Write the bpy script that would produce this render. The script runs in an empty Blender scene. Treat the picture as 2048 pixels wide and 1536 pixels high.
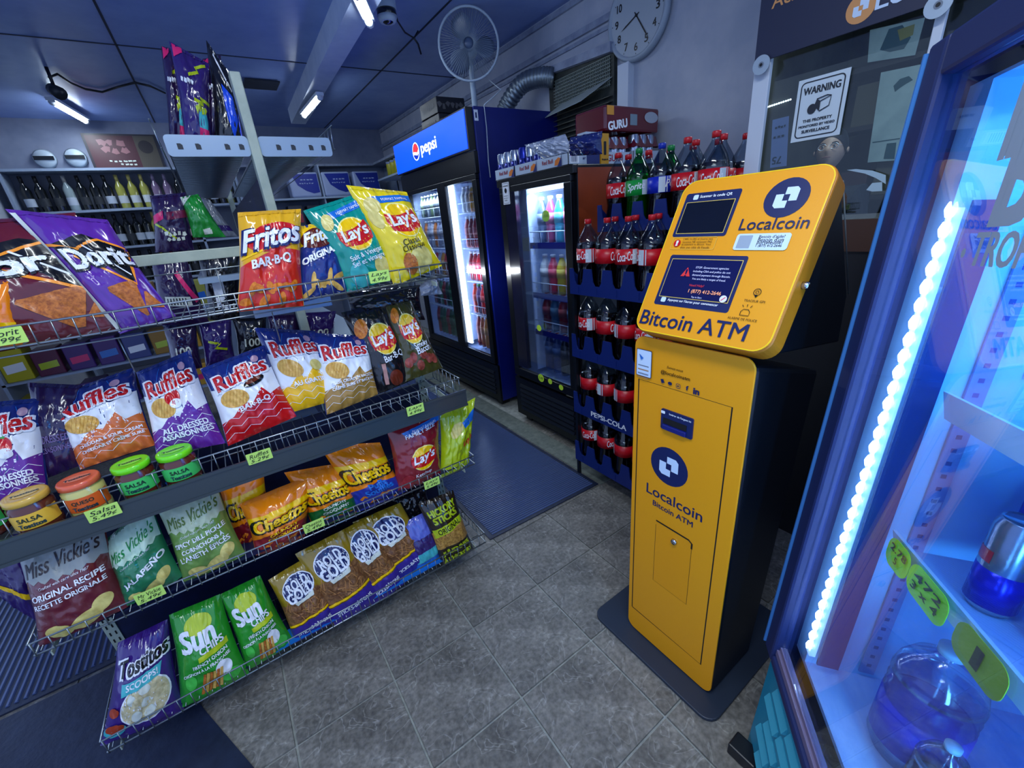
import bpy, bmesh, math, random
from mathutils import Vector, Matrix, noise
random.seed(7)
SC = bpy.context.scene
COL = SC.collection
PI = math.pi
# ------------------------------------------------------------------ camera
CAM = Vector((0, 0, 1.4)); F = 828.0
RR = Vector((0.8159, -0.2789, 0.5065)), Vector((-0.5718, -0.2592, 0.7783)), Vector((-0.0858, -0.9247, -0.3710))
RM = Matrix((RR[0], RR[1], RR[2])).transposed()          # world -> (right, down, forward)
q = RM.to_quaternion(); RM = q.to_matrix()
cam = bpy.data.cameras.new('camera'); camo = bpy.data.objects.new('camera', cam); COL.objects.link(camo)
r0, r1, r2 = RM[0], RM[1], RM[2]
camo.matrix_world = Matrix(((r0[0], -r1[0], -r2[0], CAM.x), (r0[1], -r1[1], -r2[1], CAM.y), (r0[2], -r1[2], -r2[2], CAM.z), (0, 0, 0, 1)))
cam.sensor_width = 36; cam.lens = F / 2048 * 36; cam.clip_start = .02
SC.camera = camo
# ------------------------------------------------------------------ world, lights, exposure
wd = bpy.data.worlds.new('world'); SC.world = wd; wd.use_nodes = True
bg = wd.node_tree.nodes['Background']; bg.inputs[0].default_value = (.34, .48, .85, 1); bg.inputs[1].default_value = 1.0
vs = SC.view_settings; vs.view_transform = 'Standard'; vs.look = 'None'; vs.gamma = 1; vs.exposure = .5
def area(name, loc, size, power, color, rot=(0, 0, 0), sy=None):
    l = bpy.data.lights.new(name, 'AREA'); l.energy = power; l.color = color; l.size = size
    if sy: l.shape = 'RECTANGLE'; l.size_y = sy
    o = bpy.data.objects.new(name, l); COL.objects.link(o); o.location = loc; o.rotation_euler = rot
    return o
area('ceiling_tube_light', (.1, .15, 2.58), .12, 20, (.86, .95, 1.0), (0, 0, .3), 1.2)
area('ceiling_tube_light', (-.9, -.6, 2.58), .12, 10, (.8, .92, 1.0), (0, 0, .3), 1.2)
area('ceiling_tube_light', (1.17, 2.95, 2.46), .05, 2.2, (.75, .88, 1.0), (0, 0, -.5), .5)
area('ceiling_tube_light', (1.2, 5.1, 2.46), .06, 3, (.75, .88, 1.0), (0, 0, 0), .7)
area('ceiling_tube_light', (.95, 3.2, 2.44), .08, 5, (.7, .85, 1.0), (0, 0, 0), 1.2)
area('ceiling_tube_light', (-.66, 5.6, 2.58), .06, 7, (.75, .88, 1.0), (0, 0, .1), .7)

# ------------------------------------------------------------------ helpers
def ray(px, py): return RM.transposed() @ Vector((px - 1024, py - 768, F))
def at(px, py, x=None, y=None, z=None):
    d = ray(px, py)
    t = (x - CAM.x) / d.x if x is not None else (y - CAM.y) / d.y if y is not None else (z - CAM.z) / d.z
    return CAM + d * t
def onp(px, py, p, n):
    d = ray(px, py); return CAM + d * ((Vector(p) - CAM).dot(n) / d.dot(n))
def lin(c): return tuple((v / 255 / 12.92 if v / 255 <= .04045 else ((v / 255 + .055) / 1.055) ** 2.4) for v in c)
MC = {}
def M(name, col=(200, 200, 200), rough=.5, metal=0, emit=None, es=0, alpha=1, trans=0, coat=0, bump=0, bscale=40, col2=None, nscale=8, spec=.5, detail=4, stretch=None, rnd=0):
    if name in MC: return MC[name]
    m = bpy.data.materials.new(name); m.use_nodes = True; nt = m.node_tree; b = nt.nodes['Principled BSDF']
    c = (*lin(col), 1)
    b.inputs['Base Color'].default_value = c; b.inputs['Roughness'].default_value = rough; b.inputs['Metallic'].default_value = metal
    b.inputs['Specular IOR Level'].default_value = spec
    if emit: b.inputs['Emission Color'].default_value = (*lin(emit), 1); b.inputs['Emission Strength'].default_value = es
    if alpha < 1: b.inputs['Alpha'].default_value = alpha
    if trans: b.inputs['Transmission Weight'].default_value = trans; b.inputs['IOR'].default_value = 1.3
    if coat: b.inputs['Coat Weight'].default_value = coat; b.inputs['Coat Roughness'].default_value = .12
    tc = None
    if col2 or bump or rnd:
        tc = nt.nodes.new('ShaderNodeTexCoord'); mp = nt.nodes.new('ShaderNodeMapping'); nt.links.new(tc.outputs['Object'], mp.inputs[0])
        if stretch: mp.inputs['Scale'].default_value = stretch
    src = None
    if col2:
        n = nt.nodes.new('ShaderNodeTexNoise'); n.inputs['Scale'].default_value = nscale; n.inputs['Detail'].default_value = detail; n.inputs['Roughness'].default_value = .65
        nt.links.new(mp.outputs[0], n.inputs['Vector'])
        r = nt.nodes.new('ShaderNodeValToRGB'); r.color_ramp.elements[0].position = .36; r.color_ramp.elements[1].position = .66
        r.color_ramp.elements[0].color = c; r.color_ramp.elements[1].color = (*lin(col2), 1)
        nt.links.new(n.outputs[0], r.inputs[0]); nt.links.new(r.outputs[0], b.inputs['Base Color']); src = r
    if rnd:
        oi = nt.nodes.new('ShaderNodeObjectInfo'); h = nt.nodes.new('ShaderNodeHueSaturation'); mr = nt.nodes.new('ShaderNodeMapRange')
        mr.inputs[3].default_value = 1 - rnd; mr.inputs[4].default_value = 1 + rnd
        nt.links.new(oi.outputs['Random'], mr.inputs[0]); nt.links.new(mr.outputs[0], h.inputs['Value'])
        if src: nt.links.new(src.outputs[0], h.inputs['Color'])
        else: h.inputs['Color'].default_value = c
        nt.links.new(h.outputs[0], b.inputs['Base Color'])
    if bump:
        n2 = nt.nodes.new('ShaderNodeTexNoise'); n2.inputs['Scale'].default_value = bscale; n2.inputs['Detail'].default_value = 5
        nt.links.new(mp.outputs[0], n2.inputs['Vector'])
        bp = nt.nodes.new('ShaderNodeBump'); bp.inputs['Strength'].default_value = bump; bp.inputs['Distance'].default_value = .01
        nt.links.new(n2.outputs[0], bp.inputs['Height']); nt.links.new(bp.outputs[0], b.inputs['Normal'])
    MC[name] = m; return m
def glassm(name, tint=(235, 245, 255), refl=.06, fres=.5, rough=.02):
    if name in MC: return MC[name]
    m = bpy.data.materials.new(name); m.use_nodes = True; nt = m.node_tree
    for n in list(nt.nodes): nt.nodes.remove(n)
    o = nt.nodes.new('ShaderNodeOutputMaterial'); mx = nt.nodes.new('ShaderNodeMixShader'); t = nt.nodes.new('ShaderNodeBsdfTransparent'); g = nt.nodes.new('ShaderNodeBsdfGlossy')
    t.inputs[0].default_value = (*lin(tint), 1); g.inputs['Roughness'].default_value = rough
    lw = nt.nodes.new('ShaderNodeLayerWeight'); lw.inputs[0].default_value = .35
    mr = nt.nodes.new('ShaderNodeMapRange'); mr.inputs[3].default_value = refl; mr.inputs[4].default_value = fres
    nt.links.new(lw.outputs['Fresnel'], mr.inputs[0]); nt.links.new(mr.outputs[0], mx.inputs[0])
    nt.links.new(t.outputs[0], mx.inputs[1]); nt.links.new(g.outputs[0], mx.inputs[2]); nt.links.new(mx.outputs[0], o.inputs[0])
    MC[name] = m; return m

class MB:
    def __init__(s): s.v = []; s.f = []; s.m = []; s.mi = 0; s.sm = False; s.smf = []
    def face(s, ids): s.f.append(ids); s.m.append(s.mi); s.smf.append(s.sm)
    def box(s, a, b, R=None, o=None):
        x0, y0, z0 = a; x1, y1, z1 = b; n = len(s.v)
        P = [(x0, y0, z0), (x1, y0, z0), (x1, y1, z0), (x0, y1, z0), (x0, y0, z1), (x1, y0, z1), (x1, y1, z1), (x0, y1, z1)]
        if R is not None: P = [tuple(R @ Vector(p) + Vector(o or (0, 0, 0))) for p in P]
        s.v += P
        for f in ((3, 2, 1, 0), (4, 5, 6, 7), (0, 1, 5, 4), (1, 2, 6, 5), (2, 3, 7, 6), (3, 0, 4, 7)): s.face([n + i for i in f])
        return s
    def hexa(s, P):
        n = len(s.v); s.v += [tuple(p) for p in P]
        for f in ((3, 2, 1, 0), (4, 5, 6, 7), (0, 1, 5, 4), (1, 2, 6, 5), (2, 3, 7, 6), (3, 0, 4, 7)): s.face([n + i for i in f])
        return s
    def tube(s, pts, r, k=6, closed=False):
        pts = [Vector(p) for p in pts]; N = len(pts); n = len(s.v); up = None
        sm0 = s.sm; s.sm = True
        for i, p in enumerate(pts):
            if closed: d = pts[(i + 1) % N] - pts[i - 1]
            else: d = pts[min(i + 1, N - 1)] - pts[max(i - 1, 0)]
            d.normalize()
            if up is None:
                a = Vector((0, 0, 1)) if abs(d.z) < .9 else Vector((1, 0, 0)); up = (a - d * a.dot(d)).normalized()
            else:
                up = up - d * up.dot(d)
                up = up.normalized() if up.length > 1e-6 else Vector((1, 0, 0))
            sd = d.cross(up); rr = r[i] if isinstance(r, (list, tuple)) else r
            for j in range(k):
                t = 2 * PI * j / k; s.v.append(tuple(p + up * math.cos(t) * rr + sd * math.sin(t) * rr))
        for i in range(N if closed else N - 1):
            a = n + i * k; b = n + ((i + 1) % N) * k
            for j in range(k): s.face([a + j, b + j, b + (j + 1) % k, a + (j + 1) % k])
        if not closed: s.face([n + j for j in range(k)]); s.face([n + (N - 1) * k + j for j in reversed(range(k))])
        s.sm = sm0; return s
    def lathe(s, prof, k=20, c=(0, 0, 0), axis=None, arc=None):
        n = len(s.v); sm0 = s.sm; s.sm = True; a0, a1 = arc or (0, 2 * PI); full = arc is None; kk = k if full else k + 1
        for r, z in prof:
            for j in range(kk):
                t = a0 + (a1 - a0) * j / k; p = Vector((r * math.cos(t), r * math.sin(t), z))
                if axis is not None: p = axis @ p
                s.v.append(tuple(p + Vector(c)))
        for i in range(len(prof) - 1):
            for j in range(k):
                j2 = (j + 1) % kk
                s.face([n + i * kk + j, n + i * kk + j2, n + (i + 1) * kk + j2, n + (i + 1) * kk + j])
        if full:
            if prof[0][0] > 1e-5: s.face([n + j for j in reversed(range(k))])
            if prof[-1][0] > 1e-5: s.face([n + (len(prof) - 1) * k + j for j in range(k)])
        s.sm = sm0; return s
    def prism(s, pts, d, org=(0, 0, 0), X=(1, 0, 0), Y=(0, 0, 1)):   # polygon in plane X,Y extruded by vector d
        X, Y, org, d = Vector(X), Vector(Y), Vector(org), Vector(d); n = len(s.v); k = len(pts)
        for q in (Vector((0, 0, 0)), d):
            for a, b in pts: s.v.append(tuple(org + X * a + Y * b + q))
        s.face([n + i for i in range(k)]); s.face([n + k + i for i in reversed(range(k))])
        for i in range(k): s.face([n + i, n + (i + 1) % k, n + k + (i + 1) % k, n + k + i])
        return s
    def mesh(s, name, mats):
        me = bpy.data.meshes.new(name); me.from_pydata(s.v, [], s.f)
        mats = mats if isinstance(mats, (list, tuple)) else [mats]
        for m in mats: me.materials.append(m)
        me.polygons.foreach_set('material_index', s.m); me.polygons.foreach_set('use_smooth', s.smf)
        me.validate(); me.update(); bm = bmesh.new(); bm.from_mesh(me); bmesh.ops.recalc_face_normals(bm, faces=bm.faces); bm.to_mesh(me); bm.free()
        return me
    def build(s, name, mats, parent=None, bevel=0, loc=None):
        o = bpy.data.objects.new(name, s.mesh(name, mats)); COL.objects.link(o)
        if parent: o.parent = parent
        if loc is not None: o.location = loc
        if bevel:
            bv = o.modifiers.new('bevel', 'BEVEL'); bv.width = bevel; bv.segments = 2; bv.limit_method = 'ANGLE'; bv.angle_limit = .6
        return o
def tag(o, label=None, cat=None, group=None, kind=None):
    if label: o['label'] = label
    if cat: o['category'] = cat
    if group: o['group'] = group
    if kind: o['kind'] = kind
    return o
def empty(name, loc=(0, 0, 0), label=None, cat=None, group=None, rot=None, mw=None):
    o = bpy.data.objects.new(name, None); o.empty_display_size = .05; COL.objects.link(o)
    if mw is not None: o.matrix_world = mw
    else:
        o.location = loc
        if rot: o.rotation_euler = rot
    tag(o, label, cat, group); return o
def copyo(o, parent=None):
    c = o.copy(); COL.objects.link(c); c.parent = parent
    for ch in list(o.children): copyo(ch, c)
    return c
def box(name, a, b, m, parent=None, bevel=0): return MB().box(a, b).build(name, m, parent, bevel)
def struct(o): o['kind'] = 'structure'; return o

# ---- 2D shapes -> bmesh
def rr(w, h, r, cx=0, cy=0, n=5):
    P = []
    for sx, sy, a in ((1, 1, 0), (-1, 1, 90), (-1, -1, 180), (1, -1, 270)):
        for i in range(n + 1):
            t = math.radians(a + 90 * i / n); P.append((cx + sx * (w / 2 - r) + r * math.cos(t), cy + sy * (h / 2 - r) + r * math.sin(t)))
    return P
def ell(cx, cy, rx, ry, rot=0, n=28):
    c, s_ = math.cos(rot), math.sin(rot)
    return [(cx + rx * math.cos(2 * PI * i / n) * c - ry * math.sin(2 * PI * i / n) * s_, cy + rx * math.cos(2 * PI * i / n) * s_ + ry * math.sin(2 * PI * i / n) * c) for i in range(n)]
def strip(pts, w):
    P = [Vector(p) for p in pts]; L = []; Rr = []
    for i, p in enumerate(P):
        d = (P[min(i + 1, len(P) - 1)] - P[max(i - 1, 0)]).normalized(); nn = Vector((-d.y, d.x)) * w / 2
        L.append(p + nn); Rr.append(p - nn)
    return L, Rr
TXT = {}
def text2d(s, bold, shear):
    key = (s, bold, shear)
    if key not in TXT:
        cu = bpy.data.curves.new('t', 'FONT'); cu.body = s; cu.size = 1; cu.offset = 0; cu.shear = shear; cu.resolution_u = 3; cu.align_x = 'CENTER'
        ob = bpy.data.objects.new('t', cu); me = bpy.data.meshes.new_from_object(ob)
        vs_ = [v.co.copy() for v in me.vertices]; fs = [list(p.vertices) for p in me.polygons]
        bpy.data.objects.remove(ob); bpy.data.meshes.remove(me); bpy.data.curves.remove(cu)
        xs = [v.x for v in vs_] or [0]; ys = [v.y for v in vs_] or [0]
        TXT[key] = (vs_, fs, (min(xs), max(xs), min(ys), max(ys)))
    return TXT[key]
def T(s, cx, cy, w, m, bold=.02, rot=0, sh=0, h=None): return ('t', s, cx, cy, w, m, bold, rot, sh, h)
def E(cx, cy, rx, ry, m, rot=0): return ('p', ell(cx, cy, rx, ry, rot), m)
def P(pts, m): return ('p', pts, m)
def L(pts, w, m): return ('l', pts, w, m)
def SCR_(cx, cy, w, m, n=5, h=None):      # illegible print: a row of short strokes
    h = h or w * .16; rd = random.Random(int(abs(cx * 1000) + abs(cy * 777) + n)); o = []
    for i in range(n):
        x0 = cx - w / 2 + w * i / n; x1 = x0 + w / n * rd.uniform(.5, .85)
        o.append(('l', [(x0, cy + rd.uniform(-.2, .2) * h), ((x0 + x1) / 2, cy + rd.uniform(-.3, .3) * h), (x1, cy + rd.uniform(-.2, .2) * h)], h, m))
    return o
def op_geo(op):
    """-> list of (verts2d, faces), material"""
    if op[0] == 'p': return [(op[1], [list(range(len(op[1])))])], op[2]
    if op[0] == 'l':
        a, b = strip(op[1], op[2]); v = a + b; k = len(a)
        return [([tuple(p) for p in v], [[i, i + 1, k + i + 1, k + i] for i in range(k - 1)])], op[3]
    _, s, cx, cy, w, m, bold, rot, sh, h = op
    vs_, fs, (x0, x1, y0, y1) = text2d(s, bold, sh)
    sc = w / max(x1 - x0, 1e-4); sy = sc if h is None else h / max(y1 - y0, 1e-4)
    c, sn = math.cos(rot), math.sin(rot); out = []
    for v in vs_:
        x = (v.x - (x0 + x1) / 2) * sc; y = (v.y - (y0 + y1) / 2) * sy
        out.append((cx + x * c - y * sn, cy + x * sn + y * c))
    if bold > .004:                       # bold: a few shifted copies, each a hair higher (keeps sharp letters clean)
        d_ = bold * .75 * sc; return [(out, fs)] + [([(a + dx_ * d_, b + dy_ * d_) for a, b in out], fs) for dx_, dy_ in ((1, .6), (-1, .6), (1, -.6), (-1, -.6))], m
    return [(out, fs)], m
def decals(name, ops, f, parent, off0=.0007, step=.0004, cell=None, kind=None):
    """f(x,y,off)->Vector; all ops become one mesh with several materials; cell = (dx,dy) subdivision"""
    vs_, fs, mi, mats = [], [], [], []
    for k, op in enumerate(ops):
        geos, m = op_geo(op)
        if m not in mats: mats.append(m)
        im = mats.index(m); off = off0 + step * k - .00004
        for v2, f2 in geos:
            off += .00004
            if cell:
                bm = bmesh.new(); bv = [bm.verts.new((a[0], a[1], 0)) for a in v2]
                for ff in f2:
                    try: bm.faces.new([bv[i] for i in ff])
                    except ValueError: pass
                big = [ff for ff in bm.faces if len(ff.verts) > 4]
                if big: bmesh.ops.triangulate(bm, faces=big)
                for ax in (0, 1):
                    lo = min(v[ax] for v in v2); hi = max(v[ax] for v in v2); c = cell[ax]
                    t = math.ceil(lo / c) * c
                    while t < hi - 1e-6:
                        no = (1, 0, 0) if ax == 0 else (0, 1, 0); co = (t, 0, 0) if ax == 0 else (0, t, 0)
                        bmesh.ops.bisect_plane(bm, geom=bm.verts[:] + bm.edges[:] + bm.faces[:], plane_co=co, plane_no=no, dist=1e-6); t += c
                bm.verts.index_update(); n = len(vs_)
                vs_ += [tuple(f(v.co.x, v.co.y, off)) for v in bm.verts]
                for ff in bm.faces: fs.append([n + v.index for v in ff.verts]); mi.append(im)
                bm.free()
            else:
                n = len(vs_); vs_ += [tuple(f(a[0], a[1], off)) for a in v2]
                for ff in f2: fs.append([n + i for i in ff]); mi.append(im)
    me = bpy.data.meshes.new(name); me.from_pydata(vs_, [], fs)
    for m in mats: me.materials.append(m)
    me.polygons.foreach_set('material_index', mi); me.polygons.foreach_set('use_smooth', [cell is not None] * len(fs)); me.update()
    o = bpy.data.objects.new(name, me); COL.objects.link(o); o.parent = parent
    if kind or (name.endswith('lettering') and len(ops) > 4): o['kind'] = kind or 'stuff'
    return o
def plane(org, X, Y):
    org, X, Y = Vector(org), Vector(X).normalized(), Vector(Y).normalized(); N = X.cross(Y).normalized()
    return lambda x, y, o: org + X * x + Y * y + N * o
# ================================================================== materials
WHT = M('white_print', (236, 240, 246), .3); BLK = M('black_print', (14, 14, 18), .35); NAVY = M('navy_print', (26, 40, 100), .35)
wallm = M('wall_paint', (186, 190, 200), .6, col2=(164, 172, 188), nscale=3, bump=.15, bscale=30)
ceilm = M('ceiling_paint', (134, 158, 214), .25, col2=(120, 144, 204), nscale=2.5, bump=.04, bscale=12)
beamm = M('soffit_paint', (205, 216, 232), .45, col2=(184, 198, 220), nscale=5)
seam = M('ceiling_seam', (34, 42, 64), .7)
trimm = M('trim_paint', (150, 160, 180), .5, col2=(120, 130, 154), nscale=14)
whitep = M('white_laminate', (205, 214, 226), .45)
steel = M('zinc_wire', (150, 160, 165), .3, metal=.85)
cream = M('cream_metal', (178, 188, 170), .4, col2=(160, 172, 156), nscale=20)
railm = M('price_rail_metal', (86, 96, 102), .28, metal=.7)
blackm = M('black_metal', (12, 14, 20), .35, bump=.03)
navyb = M('navy_panel', (16, 28, 72), .45, col2=(10, 18, 50), nscale=10)
orange = M('kiosk_orange', (236, 156, 6), .42, bump=.03, bscale=300, coat=.1)
tubem = M('lit_tube', (255, 255, 255), emit=(225, 240, 255), es=20)
# ================================================================== floor
CZ = 2.64
fm = MB().box((-2.6, -1.2, -.06), (4.6, 6.4, -.006)).build('floor', M('grout', (160, 164, 158), .8, col2=(130, 134, 130), nscale=30)); struct(fm)
tm = M('stone_tile', (92, 90, 86), .45, col2=(134, 131, 124), nscale=6, bump=.25, bscale=22, rnd=.06, detail=8)
nt = tm.node_tree
vo = nt.nodes.new('ShaderNodeTexNoise'); vo.inputs['Scale'].default_value = 7; vo.inputs['Detail'].default_value = 3; vo.inputs['Distortion'].default_value = 1.6
tcn = nt.nodes.new('ShaderNodeTexCoord'); nt.links.new(tcn.outputs['Object'], vo.inputs['Vector'])
cr = nt.nodes.new('ShaderNodeValToRGB'); e = cr.color_ramp.elements; e[0].position = .485; e[1].position = .5; e[0].color = (0, 0, 0, 1); e[1].color = (.75, .75, .75, 1)
e2 = e.new(.513); e2.color = (0, 0, 0, 1)
nt.links.new(vo.outputs[0], cr.inputs[0])
fine = nt.nodes.new('ShaderNodeTexNoise'); fine.inputs['Scale'].default_value = 70; fine.inputs['Detail'].default_value = 4; nt.links.new(tcn.outputs['Object'], fine.inputs['Vector'])
mlt = nt.nodes.new('ShaderNodeMath'); mlt.operation = 'MULTIPLY'; n3 = nt.nodes.new('ShaderNodeTexNoise'); n3.inputs['Scale'].default_value = 3; nt.links.new(tcn.outputs['Object'], n3.inputs['Vector'])
nt.links.new(cr.outputs[0], mlt.inputs[0]); nt.links.new(n3.outputs[0], mlt.inputs[1])
bs = nt.nodes['Principled BSDF']; lk = bs.inputs['Base Color'].links[0]; prev = lk.from_socket
mx = nt.nodes.new('ShaderNodeMix'); mx.data_type = 'RGBA'; mx.inputs['B'].default_value = (*lin((178, 178, 172)), 1)
nt.links.new(mlt.outputs[0], mx.inputs['Factor']); nt.links.new(prev, mx.inputs['A'])
mx2 = nt.nodes.new('ShaderNodeMix'); mx2.data_type = 'RGBA'; mx2.blend_type = 'OVERLAY'; mx2.inputs['Factor'].default_value = .9
nt.links.new(mx.outputs['Result'], mx2.inputs['A']); nt.links.new(fine.outputs[0], mx2.inputs['B']); nt.links.new(mx2.outputs['Result'], bs.inputs['Base Color'])
tiles = []
G = .305; x0, y0 = .105, 1.048 - G * 8; gi = 0
def tile_mesh(i):
    b = MB(); h = .0; g = .0025; s_ = G - 2 * g; v = .0015
    b.hexa([(g, g, -.008), (G - g, g, -.008), (G - g, G - g, -.008), (g, G - g, -.008), (g + v, g + v, 0), (G - g - v, g + v, 0), (G - g - v, G - g - v, 0), (g + v, G - g - v, 0)])
    return b.mesh('tile', tm)
TMs = tile_mesh(0)
for i in range(-5, 6):
    for j in range(2, 12):
        X, Y = x0 + i * G, y0 + j * G
        if X < -1.2 or Y > 3.2 and X < .6: continue
        if Y > 1.9 and X > -.1 and X < 1.4: pass
        o = bpy.data.objects.new('tile', TMs); COL.objects.link(o); o.parent = fm; o.location = (X, Y, random.uniform(-.0004, .0004))
# far floor, one dull sheet beyond the mats
o = MB().box((-2.5, 2.95, -.006), (2.2, 6.2, -.001)).build('floor_sheet', tm, fm)
# ------------------------------------------------------------------ walls, ceiling
struct(MB().box((-2.6, -1.2, CZ), (4.6, 6.4, CZ + .1)).build('ceiling', ceilm))
struct(MB().box((2.3, 1.22, 0), (2.42, 6.3, CZ)).build('wall_right', wallm))
struct(MB().box((-1.42, 6.2, 0), (2.3, 6.3, CZ)).build('wall_far', M('far_wall_paint', (140, 148, 168), .6, col2=(112, 120, 142), nscale=2)))
struct(MB().box((-1.52, 3.2, 0), (-1.42, 6.3, CZ)).build('wall_left', wallm))
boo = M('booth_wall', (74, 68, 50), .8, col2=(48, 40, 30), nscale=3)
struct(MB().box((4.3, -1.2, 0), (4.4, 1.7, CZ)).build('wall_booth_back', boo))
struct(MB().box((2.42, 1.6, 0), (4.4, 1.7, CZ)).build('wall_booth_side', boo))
# ceiling seams
k = 1
for a, b_ in (((-1.42, 4.1), (2.3, 4.0)), ((-.16, 1.2), (-.09, 6.2)), ((1.6, 1.2), (1.6, 6.2))):
    d = Vector((b_[0] - a[0], b_[1] - a[1], 0)); n_ = Vector((-d.y, d.x, 0)).normalized() * .006
    b = MB(); A, B_ = Vector((*a, CZ)), Vector((*b_, CZ)); dz = Vector((0, 0, -.003))
    b.hexa([A - n_ + dz, B_ - n_ + dz, B_ + n_ + dz, A + n_ + dz, A - n_, B_ - n_, B_ + n_, A + n_])
    struct(b.build('trim_%d' % k, seam)); k += 1
for z, t in ((CZ - .03, .03), (2.44, .035), (2.395, .02)):
    struct(MB().box((2.3 - t * .6, 1.22, z - t / 2), (2.3, 6.2, z + t / 2)).build('trim_%d' % k, trimm)); k += 1
struct(MB().box((2.25, 1.935, 1.2), (2.3, 2.015, 2.17)).build('trim_%d' % k, whitep)); k += 1
struct(MB().box((2.24, 1.3, 0), (2.3, 1.36, .1)).build('baseboard_right', trimm))
# cove over the back corner shelves
struct(MB().box((.4, 6.0, 2.19), (2.3, 6.2, 2.215)).build('trim_%d' % k, trimm)); k += 1
struct(MB().box((2.05, 4.2, 2.19), (2.3, 6.0, 2.215)).build('trim_%d' % k, trimm)); k += 1
struct(MB().box((1.40, 1.35, 0), (1.535, 5.9, .004)).build('trim_%d' % k, M('worn_strip', (112, 120, 112), .7, col2=(84, 92, 88), nscale=22))); k += 1
# soffit with tube lights
struct(MB().hexa([(.95, 2.4, 2.51), (1.09, 2.4, 2.51), (1.21, 5.4, 2.51), (1.07, 5.4, 2.51), (.95, 2.4, CZ), (1.09, 2.4, CZ), (1.21, 5.4, CZ), (1.07, 5.4, CZ)]).build('soffit', beamm))
def tube_light(p1, p2, label, r=.018):
    p1, p2 = Vector(p1), Vector(p2); c = (p1 + p2) / 2
    t = empty('tube_light', c, label, 'light')
    d = (p2 - p1).normalized()
    MB().tube([p1 - c, p2 - c], r, 10).build('tube', tubem, t)
    b = MB(); s_ = Vector((-d.y, d.x, 0)) * .03; up = Vector((0, 0, .035)); lo = Vector((0, 0, .012)); A, B_ = p1 - c - d * .02, p2 - c + d * .02
    b.hexa([A - s_ + lo, B_ - s_ + lo, B_ + s_ + lo, A + s_ + lo, A - s_ + up, B_ - s_ + up, B_ + s_ + up, A + s_ + up]).build('housing', whitep, t)
    for q_ in (p1, p2): MB().tube([q_ - c - d * .015, q_ - c + d * .012], r * 1.25, 8).build('end_cap', whitep, t)
tube_light(at(105, 205, z=2.58), at(172, 243, z=2.58), 'lit ceiling tube over the wine shelves at the far left')
tube_light(at(608, 232, z=2.46), at(640, 195, z=2.46), 'short lit tube at the far end of the ceiling soffit')
tube_light(at(712, -12, z=2.46), at(739, 46, z=2.46), 'lit ceiling tube at the near end of the soffit')
# ------------------------------------------------------------------ mats
def mat_thing(name, corners, ribdir, label, rib=True, z=.006, bm_=None, inset=.025, pitch=.014):
    c = [Vector((p[0], p[1], 0)) for p in corners]
    t = empty(name, (c[0].x, c[0].y, 0), label, 'mat'); o0 = c[0]
    rub = M('rubber', (24, 32, 54), .4, col2=(32, 42, 66), nscale=14, bump=.1, bscale=60)
    b = MB(); P_ = [(p.x - o0.x, p.y - o0.y, z) for p in c]
    b.hexa([(p[0], p[1], .0012) for p in P_] + P_); b.build('mat_sheet', rub, t)
    if not rib: return t
    e1 = c[1] - c[0]; e2 = c[3] - c[0]; l1, l2 = e1.length, e2.length; e1.normalize(); e2.normalize()
    if ribdir: e1, e2, l1, l2 = e2, e1, l2, l1
    b = MB(); n = int((l2 - 2 * inset) / pitch)
    for i in range(n):
        a = e2 * (inset + i * pitch) + e1 * inset; bb = a + e1 * (l1 - 2 * inset)
        w_ = e2 * pitch * .27; w2 = e2 * pitch * .15; zz = Vector((0, 0, z)); z2 = Vector((0, 0, z + .0045))
        b.hexa([a - w_ + zz, bb - w_ + zz, bb + w_ + zz, a + w_ + zz, a - w2 + z2, bb - w2 + z2, bb + w2 + z2, a + w2 + z2])
    b.build('rib_field', M('rib_highlight', (78, 94, 136), .22), t, ).__setitem__('kind', 'stuff')  # lighter rib colour paints in the streaks of reflected light
    return t
mat_thing('rubber_mat', [(.70, 1.39), (1.39, 1.36), (1.39, 4.6), (.70, 4.6)], 0, 'ribbed black rubber aisle mat running along the drink fridges')
an = math.radians(-27)
ux, uy = Vector((.45, -.89)).normalized(), Vector((-.89, -.45)).normalized()
k0 = Vector((-.415, 1.27)); 
mat_thing('rubber_mat', [(-.60, 1.75), (-.05, .45), (-1.5, .2), (-1.9, 1.75)], 0, 'smooth dark floor mat under the left end of the chip rack', rib=False, z=.005)
mat_thing('rubber_mat', [(-1.9, 1.77), (-.30, 1.77), (-.30, 2.95), (-1.9, 2.95)], 1, 'ribbed dark floor mat behind the left end of the chip rack', z=.0075, pitch=.022)

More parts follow.
